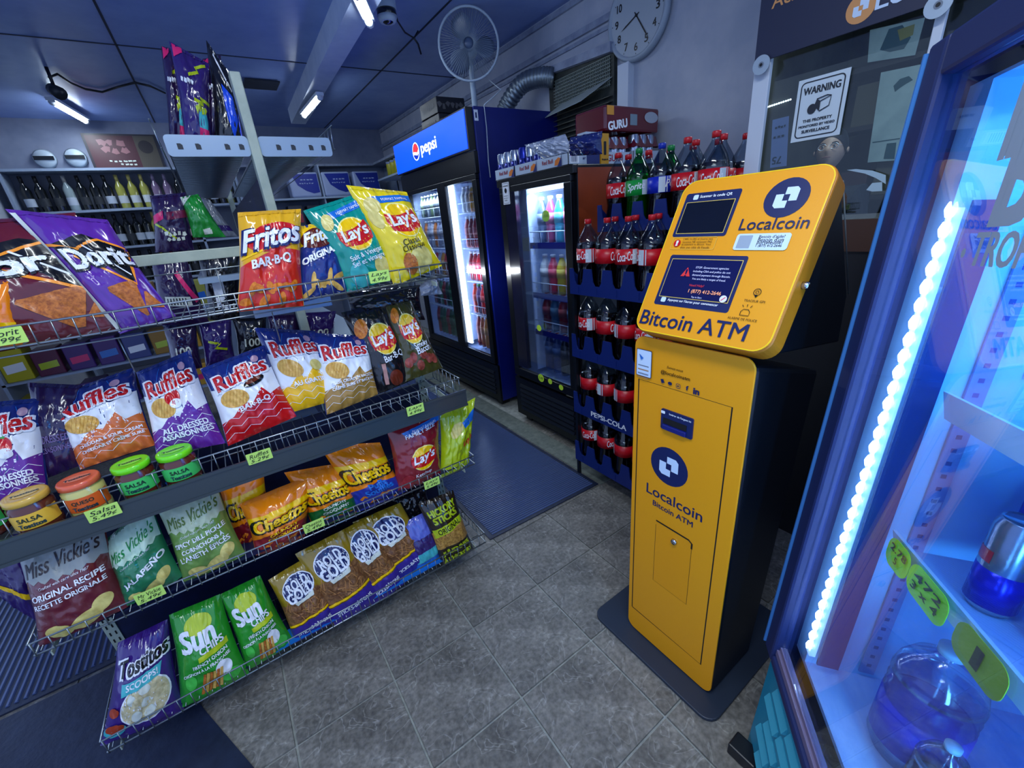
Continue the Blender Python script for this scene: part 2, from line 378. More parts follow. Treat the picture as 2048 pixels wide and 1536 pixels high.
# ================================================================== gondola end-cap
Y0 = 1.293; YB = 1.60
g = empty('shelf_rack', (0, YB, 0), 'chrome wire end-cap rack with four tiers of snack bags', 'shelf rack')
def gl(p): return (p[0], p[1] - YB, p[2])
for x in (-.61, .585):
    b = MB().box(gl((x - .016, YB, 0)), gl((x + .016, YB + .03, 1.40))); b.build('upright', cream, g)
    b = MB()
    for i in range(44):
        z = .06 + i * .03
        for dx in (-.007, .007): b.box(gl((x + dx - .0018, YB - .0012, z)), gl((x + dx + .0018, YB - .0004, z + .014)))
    s_ = b.build('slots', BLK, g); s_['kind'] = 'stuff'
MB().box(gl((-.64, YB, 1.362)), gl((.61, YB + .02, 1.392))).build('top_rail', cream, g, .002)
MB().box(gl((-.60, YB + .005, .06)), gl((.575, YB + .02, .78))).build('back_panel', navyb, g)
def wire_shelf(z, zt, yb=YB - .01, pitch=.034, floor_z=None, rail=False, rows=1):
    fz = floor_z if floor_z is not None else z + .002
    b = MB()
    for i in range(int(1.24 / .034)):
        x = -.62 + i * .0345; b.tube([gl((x, Y0 + .008, fz)), gl((x, yb, fz))], .0014, 4)
    for y in (Y0 + .06, Y0 + .15, yb - .02): b.tube([gl((-.628, y, fz - .003)), gl((.628, y, fz - .003))], .0022, 5)
    sh = b.build('wire_shelf', steel, g)
    yy = Y0 if not rail else Y0 + .03
    MB().tube([gl((-.630, yy, zt)), gl((.630, yy, zt))], .0026, 6).build('fence_rail', steel, sh)
    MB().tube([gl((-.630, yy, z)), gl((.630, yy, z))], .0028, 6).build('fence_rail', steel, sh)
    vm = MB().tube([(0, 0, -.004), (0, 0, zt - z + .001)], .0016, 4).mesh('fence_wire', steel)
    for i in range(int(1.255 / pitch) + 1):
        o = bpy.data.objects.new('fence_wire', vm); COL.objects.link(o); o.parent = sh; o.location = gl((-.626 + i * pitch, yy - .002, z))
    for sx in (-.63, .63):
        b = MB().tube([gl((sx, yy, zt)), gl((sx, yb, zt))], .0022, 5).tube([gl((sx, yy, z)), gl((sx, yb, z))], .0022, 5)
        for j in range(8): b.tube([gl((sx, yy + .01 + j * .035, z)), gl((sx, yy + .01 + j * .035, zt))], .0014, 4)
        b.build('side_fence', steel, sh)
    for sx in (-.61, .585):   # bracket arms
        MB().prism([(0, 0), (yb - Y0, 0), (yb - Y0, .035), (0, .012)], (.003, 0, 0), gl((sx, Y0 + .01, fz - .03)), (0, 1, 0), (0, 0, 1)).build('bracket', cream, sh)
    if rail:
        b = MB().box(gl((-.632, Y0 - .004, z - .028)), gl((.632, Y0, z + .028)))
        for zz in (-.03, .027): b.box(gl((-.632, Y0 - .008, z + zz - .004)), gl((.632, Y0 - .001, z + zz + .004)))
        b.build('price_rail', railm, sh)
        MB().box(gl((-.63, Y0, z - .004)), gl((.63, Y0 + .05, z)) ).build('shelf_lip', railm, sh)
    return sh
wire_shelf(.102, .150); wire_shelf(.503, .540); wire_shelf(.797, .862, rail=True, floor_z=.80); wire_shelf(1.239, 1.281)
# blue liners under the goods
for z in (.100, .501): MB().box(gl((-.55, Y0 + .03, z - .003)), gl((.57, YB - .02, z))).build('shelf_liner', navyb, g)
MB().box(gl((-.2, Y0 + .02, .105)), gl((.55, Y0 + .09, .107))).build('shelf_liner', M('blue_lit_card', (14, 110, 200), .5), g)  # blue light falling on the cardboard is put into its colour
# back fence of the top tier
b = MB().tube([gl((-.6, YB - .03, 1.335)), gl((.6, YB - .03, 1.335))], .0022, 5)
for x in (-.3, .0, .3): b.tube([gl((x, YB - .03, 1.242)), gl((x, YB - .03, 1.335))], .0018, 5)
b.build('back_fence', steel, g)
b = MB().tube([gl((-.6, Y0 + .12, 1.205)), gl((.6, Y0 + .12, 1.205))], .0022, 5)
for x in (-.25, .1): b.tube([gl((x, Y0 + .12, 1.205)), gl((x, Y0 + .14, 1.11))], .0018, 5)
b.build('hanging_frame', steel, g)
MB().box(gl((.06, YB - .03, 1.17)), gl((.30, YB - .01, 1.21))).build('bracket_plate', M('bracket_steel', (120, 132, 150), .35, metal=.6), g)

# ================================================================== gondola behind (runs away from us)
GY = 1.78
h = empty('gondola_shelf', (.22, GY, 0), 'double sided gondola behind the chip rack with purple bags on its top shelf', 'shelf rack')
def hl(p): return (p[0] - .22, p[1] - GY, p[2])
b = MB().box(hl((.205, GY - .02, 0)), hl((.235, GY + .03, 1.90))); b.build('post', cream, h, .003)
MB().box(hl((.205, GY + 1.9, 0)), hl((.235, GY + 1.95, 1.90))).build('post', cream, h, .003)
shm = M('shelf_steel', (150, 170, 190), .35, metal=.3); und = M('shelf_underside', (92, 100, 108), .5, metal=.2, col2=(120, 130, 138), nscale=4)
slotm = M('slot_shadow', (40, 46, 56), .6)
for sx, xa, xb in ((-1, -.02, .205), (1, .235, .468)):
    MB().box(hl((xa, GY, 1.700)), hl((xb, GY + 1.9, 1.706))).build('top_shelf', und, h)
    b = MB(); w_ = xb - xa
    b.prism(rr(w_, .060, .012, w_ / 2, 0, 4), (0, .004, 0), hl((xa, GY - .004, 1.695)), (1, 0, 0), (0, 0, 1)); br = b.build('end_bracket', shm, h)
    slot_meshes = []
    b = MB()
    for fx in (.16, .37, .72, .9) if sx < 0 else (.25, .45, .7, .88):
        b.prism([(-.007, -.008), (.007, -.008), (.007, .004), (.002, .008), (-.007, .008)], (0, .0008, 0), hl((xa + w_ * fx, GY - .0055, 1.693)), (1, 0, 0), (0, 0, 1))
    b.build('slots', slotm, br)
    b = MB()
    for j in range(70): b.tube([hl((xa + .004, GY + .01 + j * .027, 1.698)), hl((xb, GY + .01 + j * .027, 1.698))], .0016, 4)
    b.build('underside_wires', steel, h)
    xe = xa - .012 if sx < 0 else xb + .012
    b = MB()
    for j in range(5 if sx > 0 else 2):
        yy = GY + .02 + j * .05
        b.tube([hl((xe, yy, 1.69)), hl((xe + sx * .006, yy, 1.765))], .002, 5)
    b.tube([hl((xe + sx * .006, GY, 1.765)), hl((xe + sx * .006, GY + 1.9, 1.765))], .0022, 5); b.tube([hl((xe, GY, 1.69)), hl((xe, GY + 1.9, 1.69))], .0022, 5)
    b.build('side_fence', steel, h)
for z in (1.28, .95, .62, .3):
    for xa, xb in ((-.06, .205), (.235, .50)):
        MB().box(hl((xa, GY + .03, z)), hl((xb, GY + 1.9, z + .02))).build('shelf', shm, h)
MB().box(hl((.205, GY + .05, .05)), hl((.235, GY + 1.9, 1.60))).build('divider_panel', navyb, h)
# ================================================================== snack bags
def film(name, col, **k): return M('film_' + name, col, rough=.2, coat=.7, **k)
GLD = M('print_yellow', (250, 200, 0), .25, coat=.4); RED = M('print_red', (200, 20, 26), .25, coat=.4); W2 = M('print_white', (238, 242, 248), .25, coat=.4)
K2 = M('print_black', (10, 10, 12), .25, coat=.4); ORG = M('print_orange', (240, 120, 10), .25, coat=.4); BLU = M('print_blue', (20, 60, 160), .25, coat=.4); LBL = M('print_lightblue', (30, 110, 200), .25, coat=.4)
NV2 = M('print_navy', (22, 32, 92), .25, coat=.4); CHIP = M('print_chip', (232, 190, 100), .35, col2=(206, 150, 60), nscale=60); CHPL = M('print_pale_chip', (226, 212, 128), .35, col2=(204, 184, 98), nscale=40)
TORT = M('print_tortilla', (206, 120, 44), .4, col2=(150, 74, 24), nscale=160); CRN = M('print_corn', (236, 140, 30), .3, col2=(200, 96, 18), nscale=120)
TAN = M('print_pretzel', (150, 104, 62), .4, col2=(96, 62, 38), nscale=120); CRM = M('print_cream', (214, 220, 206), .35)
TLC = M('print_tortilla_pale', (222, 212, 170), .4, col2=(186, 172, 126), nscale=70); GRN = M('print_green', (60, 160, 60), .25, coat=.4)
def chip(cx, cy, rx, ry, rot, m=None, ridges=0):
    o = [E(cx, cy, rx, ry, m or CHIP, rot)]
    dk = M('print_ridge', (196, 146, 60), .4)
    for i in range(ridges):
        t = -rx * .8 + 1.6 * rx * i / max(ridges - 1, 1); hh = ry * math.sqrt(max(0, 1 - (t / rx) ** 2)) * .9
        c, s_ = math.cos(rot), math.sin(rot); a = (cx + t * c + hh * s_, cy + t * s_ - hh * c); b = (cx + t * c - hh * s_, cy + t * s_ + hh * c)
        o.append(L([a, b], .006, dk))
    return o
def make_bag(name, label, quad, yb, zb, lean, m, ops, T_=.035, group=None, seed=0, crumple=.008, cat='snack bag', plane_=None, back=None, inset=.0, fold=0):
    """quad = TL,TR,BL,BR pixels on a plane through (y=yb,z=zb) leaning back by `lean` degrees"""
    if plane_: p0, nn = plane_
    else:
        a = math.radians(lean); nn = Vector((0, -math.cos(a), math.sin(a))); p0 = Vector((0, yb, zb))
    TL, TR, BL, BR = [onp(*p, p0, nn) for p in quad]
    if nn.dot(CAM - p0) < 0: nn = -nn
    c = (BL + BR) / 2; w = ((BR - BL).length + (TR - TL).length) / 2; hgt = (((TL + TR) / 2) - c).length
    root = empty(name, c, label, cat, group); sd = Vector((seed * 3.7 + 1.3, seed * 1.9, seed * 5.1))
    Tt = T_ * 1.22
    def prof(u, v):
        e = max(0, 1 - abs(u) ** 2.4) ** .62; vv = max(0, math.sin(PI * min(1, max(0, (v + .02) / 1.01)))) ** .5
        return e * vv
    def surf(u, v, side):
        vv = max(0, min(1, v)); pr = prof(u, vv)
        wig = .5 * (1 - abs(2 * vv - 1))                       # waist pulls in a little
        uu = u * (1 - .07 * math.sin(PI * vv))
        su = (uu + 1) / 2
        base = (BL * (1 - su) + BR * su) * (1 - vv) + (TL * (1 - su) + TR * su) * vv - c
        nx = noise.noise(Vector((u * 1.4, v * 2.6, 0)) + sd) * 1.0 + noise.noise(Vector((u * 3.4, v * 5.6, 3)) + sd) * .55
        rad = (math.sin(u * 13 + seed) * .5 + math.sin(u * 29 + seed * 2.3) * .3) * (math.exp(-(1 - vv) * 9) + math.exp(-vv * 11)) * (1 if 0 < vv < 1 else 0)
        fd = noise.noise(Vector((u * 6 + v * 4, v * 9, 7)) + sd); fd = abs(fd)
        d = Tt * pr + crumple * (nx * (.3 + pr) + rad * .9 - fd * 1.1 * pr)
        if side < 0: d = -Tt * .55 * pr + crumple * nx * .5
        curl = fold * max(0, vv - .72) ** 2 * 8
        return base + nn * (d + curl)
    def grid(side, nu, nv, nm, mm, v0=0, v1=1, off=0):
        b = MB(); b.sm = True
        for j in range(nv + 1):
            for i in range(nu + 1):
                u = -1 + 2 * i / nu; b.v.append(tuple(surf(u, v0 + (v1 - v0) * j / nv, side) + nn * off))
        for j in range(nv):
            for i in range(nu):
                a_ = j * (nu + 1) + i; ids = [a_, a_ + 1, a_ + nu + 2, a_ + nu + 1]
                b.face(ids if side > 0 else ids[::-1])
        return b
    nu = max(14, int(w / .007)); nv = max(18, int(hgt / .007)); nu = min(nu * 3 // 2, 46); nv = min(nv * 3 // 2, 60)
    f_ = grid(1, nu, nv, 'bag', m); k = grid(-1, 10, 12, 'bag', m); n = len(f_.v); f_.v += k.v; f_.f += [[i + n for i in ff] for ff in k.f]; f_.m += k.m; f_.smf += k.smf
    f_.build('pouch', m, root)
    sm = M('seal_' + m.name, tuple(int(x) for x in (180, 180, 190)), .3) if back is None else back
    dx, dy = 1 / nu, 1.4 / nv
    def fp(x, y, off):
        return surf(max(-1, min(1, 2 * x)), y / 1.4, 1) + nn * off
    art = [o for o in ops if o[0] != 't']; tx = [o for o in ops if o[0] == 't']
    stp = min(.00022, .0035 / max(1, len(art)))
    if art: decals('printed_artwork', art, fp, root, .0011, stp, (dx * 1.0, dy * 1.0))
    if tx: decals('lettering', tx, fp, root, .0011 + stp * len(art) + .0004, .00022, (dx, dy))
    # crimped top seal
    b = MB(); b.sm = False; N_ = 24
    for j, v in enumerate((.955, 1.0)):
        for i in range(N_ + 1): b.v.append(tuple(surf(-1 + 2 * i / N_, v, 1) + nn * (.0016 if i % 2 else .0006)))
    for i in range(N_): b.face([i, i + 1, N_ + 2 + i, N_ + 1 + i])
    b.build('top_seal', m, root)
    return root
# --- designs (x -.5..5, y 0..1.4)
def band(y0, y1, m, wave=0, x0=-.49, x1=.49):
    n = 12; a = [(x0 + (x1 - x0) * i / n, y0 + wave * math.sin(i * PI / n)) for i in range(n + 1)]; b = [(x0 + (x1 - x0) * i / n, y1 + wave * math.sin(i * PI / n)) for i in range(n, -1, -1)]
    return P(a + b, m)
def chips_logo(cx=0, cy=.92, s=1, rot=.12):
    c, sn = math.cos(rot), math.sin(rot)
    tr = lambda pts: [(cx + s * (x * c - y * sn), cy + s * (x * sn + y * c)) for x, y in pts]
    rib = [(-.29, .13), (-.15, .085), (0, .08), (.16, .1), (.28, .15), (.31, 0), (.27, -.15), (.12, -.19), (-.02, -.19), (-.2, -.15), (-.28, -.12), (-.31, 0)]
    return [E(cx, cy, .29 * s, .27 * s, M('print_pale_yellow', (244, 236, 140), .3, coat=.4)), E(cx, cy, .27 * s, .25 * s, GLD), P(tr(rib), RED),
            P(tr([(-.2, -.165), (0, -.2), (.2, -.165), (.12, -.235), (0, -.25), (-.12, -.235)]), GLD), T("Lay's", cx, cy, .5 * s, W2, .035, rot, .15, h=.24 * s)]
def lays(lines, col, art=(), logo=(0, .86, 1)):
    o = [P([(-.3, 1.22), (.49, 1.32), (.49, 1.2), (-.2, 1.12)], LBL)] + chips_logo(*logo)
    o += [T('FORMAT FAMILIAL', .15, 1.21, .5, W2, .01, .1)]
    for i, s in enumerate(lines): o.append(T(s, .05, logo[1] - .34 - i * .1, min(.62, .05 * len(s)), col, .01, .08))
    return o + list(art)
def zig(m, cols, low):
    o = [P([(-.49, 0), (.49, 0), (.49, .62), (.3, .56), (.22, .72), (.02, .52), (-.12, .58), (-.3, .42), (-.49, .38)], low)]
    for k_ in range(3):
        y = .08 + k_ * .13; o.append(L([(-.48 + i * .12, y + (.07 if i % 2 else 0) + i * .012) for i in range(9)], .008, W2))
    return o
def ruffles(low, lines, chipcol=None, extra=(), tl=.36, lcx=0):
    o = [P([(-.49, .38), (-.49, .98), (-.2, .86), (.02, 1.02), (.2, .9), (.49, 1.0), (.49, .6), (.3, .5), (0, .45)], W2)]
    o += zig(None, None, low) + [L([(-.46, 1.0), (-.3, 1.12), (-.24, 1.02), (-.1, 1.3)], .008, LBL), L([(.46, 1.02), (.34, 1.14), (.28, 1.04), (.2, 1.3)], .008, LBL), E(.28, 1.22, .06, .06, M('print_pinkish', (190, 150, 170), .3))]
    o += chip(-.2, .7, .21, .15, -.35, chipcol, 8) + list(extra)
    o += [T('Ruffles', lcx, 1.06, .84, W2, .09, .1, .1, h=.3), T('Ruffles', lcx, 1.06, .8, RED, .04, .1, .1, h=.26)]
    for i, s in enumerate(lines): o.append(T(s, .05, tl - i * .09, min(.8, .065 * len(s)), W2, .04, .06))
    return o
def tomato(cx, cy): return [E(cx, cy, .13, .12, RED), E(cx + .03, cy - .1, .1, .07, W2), P([(cx - .04, cy + .1), (cx, cy + .16), (cx + .04, cy + .1)], GRN)]
def tri(cx, cy, s, rot, m):
    return P([(cx + s * math.cos(rot + a), cy + s * math.sin(rot + a)) for a in (0, .25, 2.0, 2.2, 4.1, 4.3)], m)
def doritos(bg, word='Dorit', cx=.08, w=.78):
    FL = M('print_flame', (250, 150, 40), .3)
    return [P([(-.42, .98), (.1, 1.12), (.49, .95), (.36, .55), (.26, .5), (.1, .74)], K2), L([(-.45, 1.0), (-.1, .94), (.24, 1.06), (.49, .98)], .03, FL), L([(-.2, .86), (.32, .48), (.4, .66), (.49, .95)], .035, FL),
            L([(.0, .98), (.34, .6)], .02, W2), tri(.1, .34, .25, .6, TORT), tri(.34, .24, .14, 1.4, TORT), T(word, cx, .84, w + .04, K2, .09, .06, 0, h=.26), T(word, cx, .84, w, W2, .05, .06, 0, h=.22)] + ([P([(-.49, .02), (-.41, .02), (-.43, 1.36), (-.49, 1.36)], CRM)] if bg else [])
def cheetos(lines, low, lowc2=None, kind=0):
    o = [P([(-.49, 0), (.49, 0), (.49, .5), (.1, .56), (-.49, .42)], low), P([(-.49, .98), (.49, 1.06), (.49, .92), (-.49, .82)], GLD)]
    for i in range(7):
        a = i * 1.7 + kind; x = -.34 + .115 * i; y = .14 + .1 * math.sin(a)
        o.append(L([(x, y), (x + .07, y + .06), (x + .13, y + .03)], .05, CRN))
    o += [T('Cheetos', .0, .78, .93, K2, .13, .12, .1, h=.32), T('Cheetos', .0, .78, .86, GLD, .06, .12, .1, h=.27)]
    for i, s in enumerate(lines): o.append(T(s, .05, .5 - i * .12, min(.62, .07 * len(s)), lowc2 or W2, .05, .15, .1))
    return o
def vickie(lines, dark, pale=CRM):
    o = [P([(-.49, 1.35), (.49, 1.35), (.49, .92)] + [(.49 - .98 * i / 14, .84 + .05 * (i % 2) - .06 * math.sin(PI * i / 14)) for i in range(15)] + [(-.49, .92)], pale)]
    o += chip(.1, .14, .2, .1, .3, CHPL) + chip(-.22, .12, .16, .09, -.3, CHPL) + chip(.3, .26, .14, .1, .6, CHPL)
    o += [T("Miss Vickie's", 0, 1.04, .88, dark, .015, .1, .35, h=.2)]
    for i, s in enumerate(lines): o.append(T(s, 0, .66 - i * .115, min(.86, .06 * len(s)), W2, .035, .08))
    o += [T('Crafted with care since 1987', 0, .775, .6, W2, 0, .08, .3)]
    return o
def roldgold():
    o = [P([(-.49, .38), (.49, .46), (.49, .92), (.1, .84), (-.49, .8)], TAN)]
    rnd = random.Random(3)
    for i in range(46):
        x, y, a = rnd.uniform(-.42, .42), rnd.uniform(.42, .84), rnd.uniform(0, PI); l = rnd.uniform(.07, .14)
        o.append(L([(x - l * math.cos(a), y - l * math.sin(a)), (x + l * math.cos(a), y + l * math.sin(a))], .016, M('pretzel_a', (176, 122, 70), .4) if i % 2 else M('pretzel_b', (110, 68, 40), .4)))
    o += [P([(-.49, 0), (.49, 0), (.49, .4), (0, .36), (-.49, .32)], M('print_violet', (54, 34, 140), .25, coat=.4)), P([(-.49, .34), (0, .38), (.49, .42), (.49, .46), (0, .42), (-.49, .38)], GLD),
          E(0, 1.04, .36, .26, W2, .1), E(0, 1.04, .34, .24, NV2, .1), P([(-.2, .8), (.26, .86), (.24, .78), (-.16, .73)], CRM)]
    return o + [T('ROLD', 0, 1.12, .46, W2, .04, .12, h=.17), T('GOLD', 0, .94, .6, W2, .05, .12, h=.2), T('STICKS-BÂTONS', 0, .2, .72, W2, .04, .08)]
def fritos(mid, word, col):
    o = [P([(-.49, 0), (.49, 0), (.49, .8), (.1, .84), (-.49, .62)], mid), E(.03, 1.0, .44, .2, RED, .12), L([(-.48, .72), (0, .86), (.48, .92)], .03, GLD)]
    for i in range(9):
        x = -.38 + .09 * i; y = .12 + .2 * abs(math.sin(i * 2.1)); o.append(E(x, y, .1, .055, CRN if col else CHIP, i * 1.3))
    return o + [T('Fritos', .0, 1.01, .98, NV2, .08, .14, .25, h=.33), T('Fritos', .0, 1.02, .93, W2, .04, .14, .25, h=.29), T(word, 0, .66, .62, W2, .05, .14)]
def sun():
    MG = M('print_leaf', (70, 190, 70), .3, coat=.4); YL = M('print_lime', (190, 210, 30), .3, coat=.4)
    o = [E(0, 1.16, .26, .14, YL), P([(-.1, .72), (.42, .8), (.42, .7), (-.1, .64)], YL), E(-.3, .35, .09, .12, MG), E(.3, .2, .15, .1, MG), E(.24, .38, .13, .13, W2)]
    for i in range(6): o.append(L([(-.16 + i * .055, .1), (-.06 + i * .055, .42)], .045, CHIP if i % 2 else TORT))
    return o + [T('Sun', -.05, 1.0, .6, W2, .06, .1, h=.3), T('CHIPS', .16, .82, .42, W2, .04, .1), T('FRENCH ONION', .08, .62, .6, W2, .03, .12), T('OIGNON À LA FRANÇAISE', 0, .52, .8, W2, .03, .12)]
PUR = film('purple', (92, 40, 150)); MAR = film('maroon', (96, 22, 34)); GB = film('gold', (228, 170, 20)); TEAL = film('teal', (0, 142, 128)); YEL = film('yellow', (232, 206, 8)); NVF = film('navy', (24, 44, 120)); BKF = film('black', (20, 20, 26)); OLV = film('olive', (70, 66, 24)); ORF = film('orange', (244, 134, 8)); GRF = film('green', (40, 150, 40)); DKG = film('dark_green', (36, 120, 80)); SAG = film('sage', (110, 148, 70)); VIN = film('wine', (104, 32, 44)); RDF = film('brick', (134, 28, 40)); LIM = film('lime', (176, 196, 20)); GLF = film('old_gold', (158, 130, 30)); DPF = film('deep_purple', (48, 28, 100)); BRN = film('brown', (40, 30, 18)); CLR = film('pale_violet', (90, 100, 190)); DVF = film('dark_violet', (40, 22, 66)); GRY = film('grey_silver', (120, 126, 140), )
ZD, ZC, ZB, ZA = 1.244, .804, .508, .108
B = make_bag
# tier D
B('snack_bag', 'maroon tortilla chip bag at the left end of the top tier', [(-200, 455), (150, 425), (-50, 712), (300, 650)], Y0 + .06, ZD, 16, MAR, doritos(0, 'Dor', -.12, .62), .04, seed=1)
B('snack_bag', 'orange bag corner behind the price tag at the far left of the top tier', [(-90, 560), (20, 560), (-80, 700), (48, 690)], Y0 + .03, ZD, 10, ORF, [band(.2, .5, GLD)], .02, seed=2)
B('snack_bag', 'bright purple tortilla chip bag slumped diagonally on the top tier', [(10, 418), (215, 440), (240, 668), (352, 632)], Y0 + .035, ZD, 16, PUR, doritos(1), .035, seed=3)
B('snack_bag', 'blue and yellow corn chip bag tucked behind the red barbecue one', [(588, 455), (668, 440), (592, 608), (700, 580)], Y0 + .05, ZD, 12, NVF, [P([(-.49, .98), (.49, 1.1), (.49, 1.4), (-.49, 1.4)], GLD), E(0, 1.1, .4, .2, M('print_dkred', (90, 20, 16), .3)), *[E(-.3 + .11 * i, .12 + .22 * abs(math.sin(i * 1.9)), .16, .05, CHIP, .5 + i) for i in range(7)], T('Fritos', .05, 1.14, .8, W2, .05, .14, .25), T('ORIGINAL', 0, .78, .8, W2, .06, .2)], .035, seed=4)
B('snack_bag', 'red and yellow barbecue corn chip bag standing upright on the top tier', [(475, 425), (602, 418), (474, 624), (608, 612)], Y0 + .03, ZD, 10, GB, fritos(M('print_hotred', (206, 40, 24), .25, coat=.4), 'BAR·B·Q', 1), .035, seed=5)
B('snack_bag', 'teal green potato chip bag leaning left on the top tier', [(606, 422), (722, 385), (695, 585), (802, 553)], Y0 + .045, ZD, 12, TEAL, lays(['Salt & Vinegar', 'Sel et vinaigre'], W2, chip(-.3, 1.1, .14, .09, 1.2, CHPL) + chip(.26, .2, .16, .2, .4, CHPL) + [E(-.2, .2, .16, .2, M('print_teal2', (60, 170, 170), .3))], (.03, .82, 1)), .035, seed=6)
B('snack_bag', 'large bright yellow potato chip bag at the right end of the top tier', [(692, 370), (812, 384), (788, 572), (884, 532)], Y0 + .03, ZD, 12, YEL, lays(['Classic', 'Classique'], K2, chip(-.3, 1.1, .14, .11, .5, CHPL) + chip(-.36, .9, .09, .14, .2, CHPL) + chip(.1, .22, .25, .19, .4, CHPL) + [E(-.12, .2, .12, .16, TORT)], (.1, .86, 1.05)), .042, seed=7)
B('snack_bag', 'crumpled grey foil bag hanging over the right end of the top tier', [(838, 575), (868, 540), (842, 592), (885, 588)], Y0 + .06, ZD - .02, 10, GRY, [], .015, seed=8)
# tier C
B('snack_bag', 'purple ridged chip bag behind the two at far left, coloured dark for shadow', [(55, 765), (165, 770), (85, 960), (168, 928)], Y0 + .13, ZC + .02, 18, DVF, [T('ASSAISONNÉES', 0, .4, .8, M('shaded_print', (110, 90, 140), .4), .03), T('DRESSED', 0, .55, .6, M('shaded_print', (110, 90, 140), .4), .03)], .03, seed=9)  # shade on this bag is put into its dark film and print
VIO = M('print_vio', (104, 40, 150), .25, coat=.4)
B('snack_bag', 'white and purple ridged chip bag cut off by the left edge', [(-85, 810), (92, 795), (-40, 1020), (98, 990)], Y0 + .10, ZC, 20, NVF, ruffles(VIO, ['ALL DRESSED', 'ASSAISONNÉES'], extra=tomato(.08, .78)), .045, seed=10)
B('snack_bag', 'crumpled orange and blue ridged chip bag behind the salsa jars', [(80, 800), (268, 735), (160, 940), (312, 890)], Y0 + .10, ZC, 24, NVF, ruffles(M('print_cheddar', (214, 110, 50), .25, coat=.4), ['CHEDDAR & SOUR CREAM', 'CHEDDAR ET CRÈME SURE']), .04, seed=11, crumple=.012)
B('snack_bag', 'white and purple ridged chip bag with tomato beside the green lidded jars', [(272, 745), (380, 700), (312, 912), (452, 886)], Y0 + .09, ZC, 20, NVF, ruffles(VIO, ['ALL DRESSED', 'ASSAISONNÉES'], extra=tomato(0, .82)), .04, seed=12)
B('snack_bag', 'red and white barbecue ridged chip bag in the middle of its tier', [(400, 738), (528, 690), (455, 893), (594, 832)], Y0 + .09, ZC, 20, NVF, ruffles(RED, ['BAR-B-Q'], extra=[E(.15, .86, .17, .07, K2, .2), E(.15, .88, .13, .04, M('print_sauce', (110, 40, 20), .3), .2)], tl=.5), .042, seed=13)
B('snack_bag', 'yellow and white ridged chip bag right of the red barbecue one', [(508, 655), (630, 662), (572, 828), (688, 795)], Y0 + .11, ZC, 18, NVF, ruffles(M('print_cheese', (246, 190, 20), .25, coat=.4), ['AU GRATIN'], extra=[E(.25, .72, .1, .1, CHPL)], tl=.45), .042, seed=14)
B('snack_bag', 'tan and white ridged chip bag in front of the black bag', [(618, 665), (735, 672), (652, 830), (757, 788)], Y0 + .09, ZC, 18, NVF, ruffles(M('print_khaki', (170, 130, 60), .25, coat=.4), ["SOUR CREAM 'N BACON", 'CRÈME SURE ET BACON'], tl=.5), .04, seed=15)
B('snack_bag', 'glossy black barbecue potato chip bag right of the ridged chips', [(682, 625), (775, 605), (752, 790), (830, 758)], Y0 + .12, ZC, 14, BKF, chip(-.3, 1.08, .18, .12, .8, CRN) + [E(.05, .16, .16, .14, M('print_sauce', (110, 30, 20), .3)), L([(-.2, .1), (-.15, .45)], .09, M('print_skin', (190, 140, 130), .3))] + chips_logo(.06, .84, 1.0) + [T('Bar-B-Q', .15, .52, .5, W2, .02, .1)], .035, seed=16)
B('snack_bag', 'olive brown bacon potato chip bag at the right end of its tier', [(765, 605), (822, 600), (806, 765), (886, 735)], Y0 + .11, ZC, 14, OLV, [E(-.3, 1.15, .16, .1, CRN, .8), *[E(-.3 + .13 * i, .3 + .1 * math.sin(i * 2.4), .1, .09, M('print_bacon', (170, 80, 66), .3, col2=(110, 40, 30), nscale=60), i) for i in range(6)]] + chips_logo(.0, .88, 1.05) + [T('Smoky', .12, .56, .4, W2, .02, .1), T('Bacon', .15, .48, .4, W2, .02, .1)], .035, seed=17)
# tier B
B('snack_bag', 'dark purple bag standing behind the maroon kettle chips at the left', [(-60, 1080), (90, 1060), (0, 1190), (90, 1250)], Y0 + .14, ZB + .01, 10, DPF, [band(.4, .5, GLD)], .03, seed=18)
DR = M('print_darkgrey', (50, 40, 44), .3)
B('snack_bag', 'maroon kettle chip bag with a grey top at the left end of its tier', [(28, 1082), (205, 1022), (78, 1294), (258, 1212)], Y0 + .035, ZB, 16, VIN, vickie(['ORIGINAL RECIPE', 'RECETTE ORIGINALE'], DR, M('print_greytop', (150, 156, 154), .35)), .045, seed=19)
B('snack_bag', 'green jalapeno kettle chip bag right of the maroon one', [(205, 1085), (300, 1002), (250, 1215), (366, 1152)], Y0 + .045, ZB, 16, DKG, vickie([], M('print_leafgreen', (20, 140, 70), .3), M('print_mint', (190, 220, 196), .35)) + [T('JALAPEÑO', .05, .5, .84, W2, .04, .25, h=.16)], .045, seed=20, crumple=.01)
B('snack_bag', 'sage green dill pickle kettle chip bag in the middle of its tier', [(308, 1005), (428, 952), (368, 1165), (492, 1108)], Y0 + .05, ZB, 14, SAG, vickie(['SPICY DILL PICKLE', 'CORNICHONS À', "L'ANETH ÉPICÉS"], M('print_olivegreen', (90, 120, 50), .3), M('print_palesage', (186, 200, 170), .35)), .045, seed=21, crumple=.01)
B('snack_bag', 'blue bag peeping out behind the sage green kettle chips', [(330, 965), (420, 945), (350, 1010), (430, 1010)], Y0 + .15, ZB + .1, 12, film('blue', (20, 90, 170)), [band(.5, .6, W2)], .02, seed=22)
B('snack_bag', 'orange cheese puff bag tucked behind the other orange ones', [(432, 958), (525, 925), (468, 1098), (550, 1080)], Y0 + .13, ZB, 12, ORF, cheetos([], M('print_dkred2', (120, 20, 30), .3)), .035, seed=23)
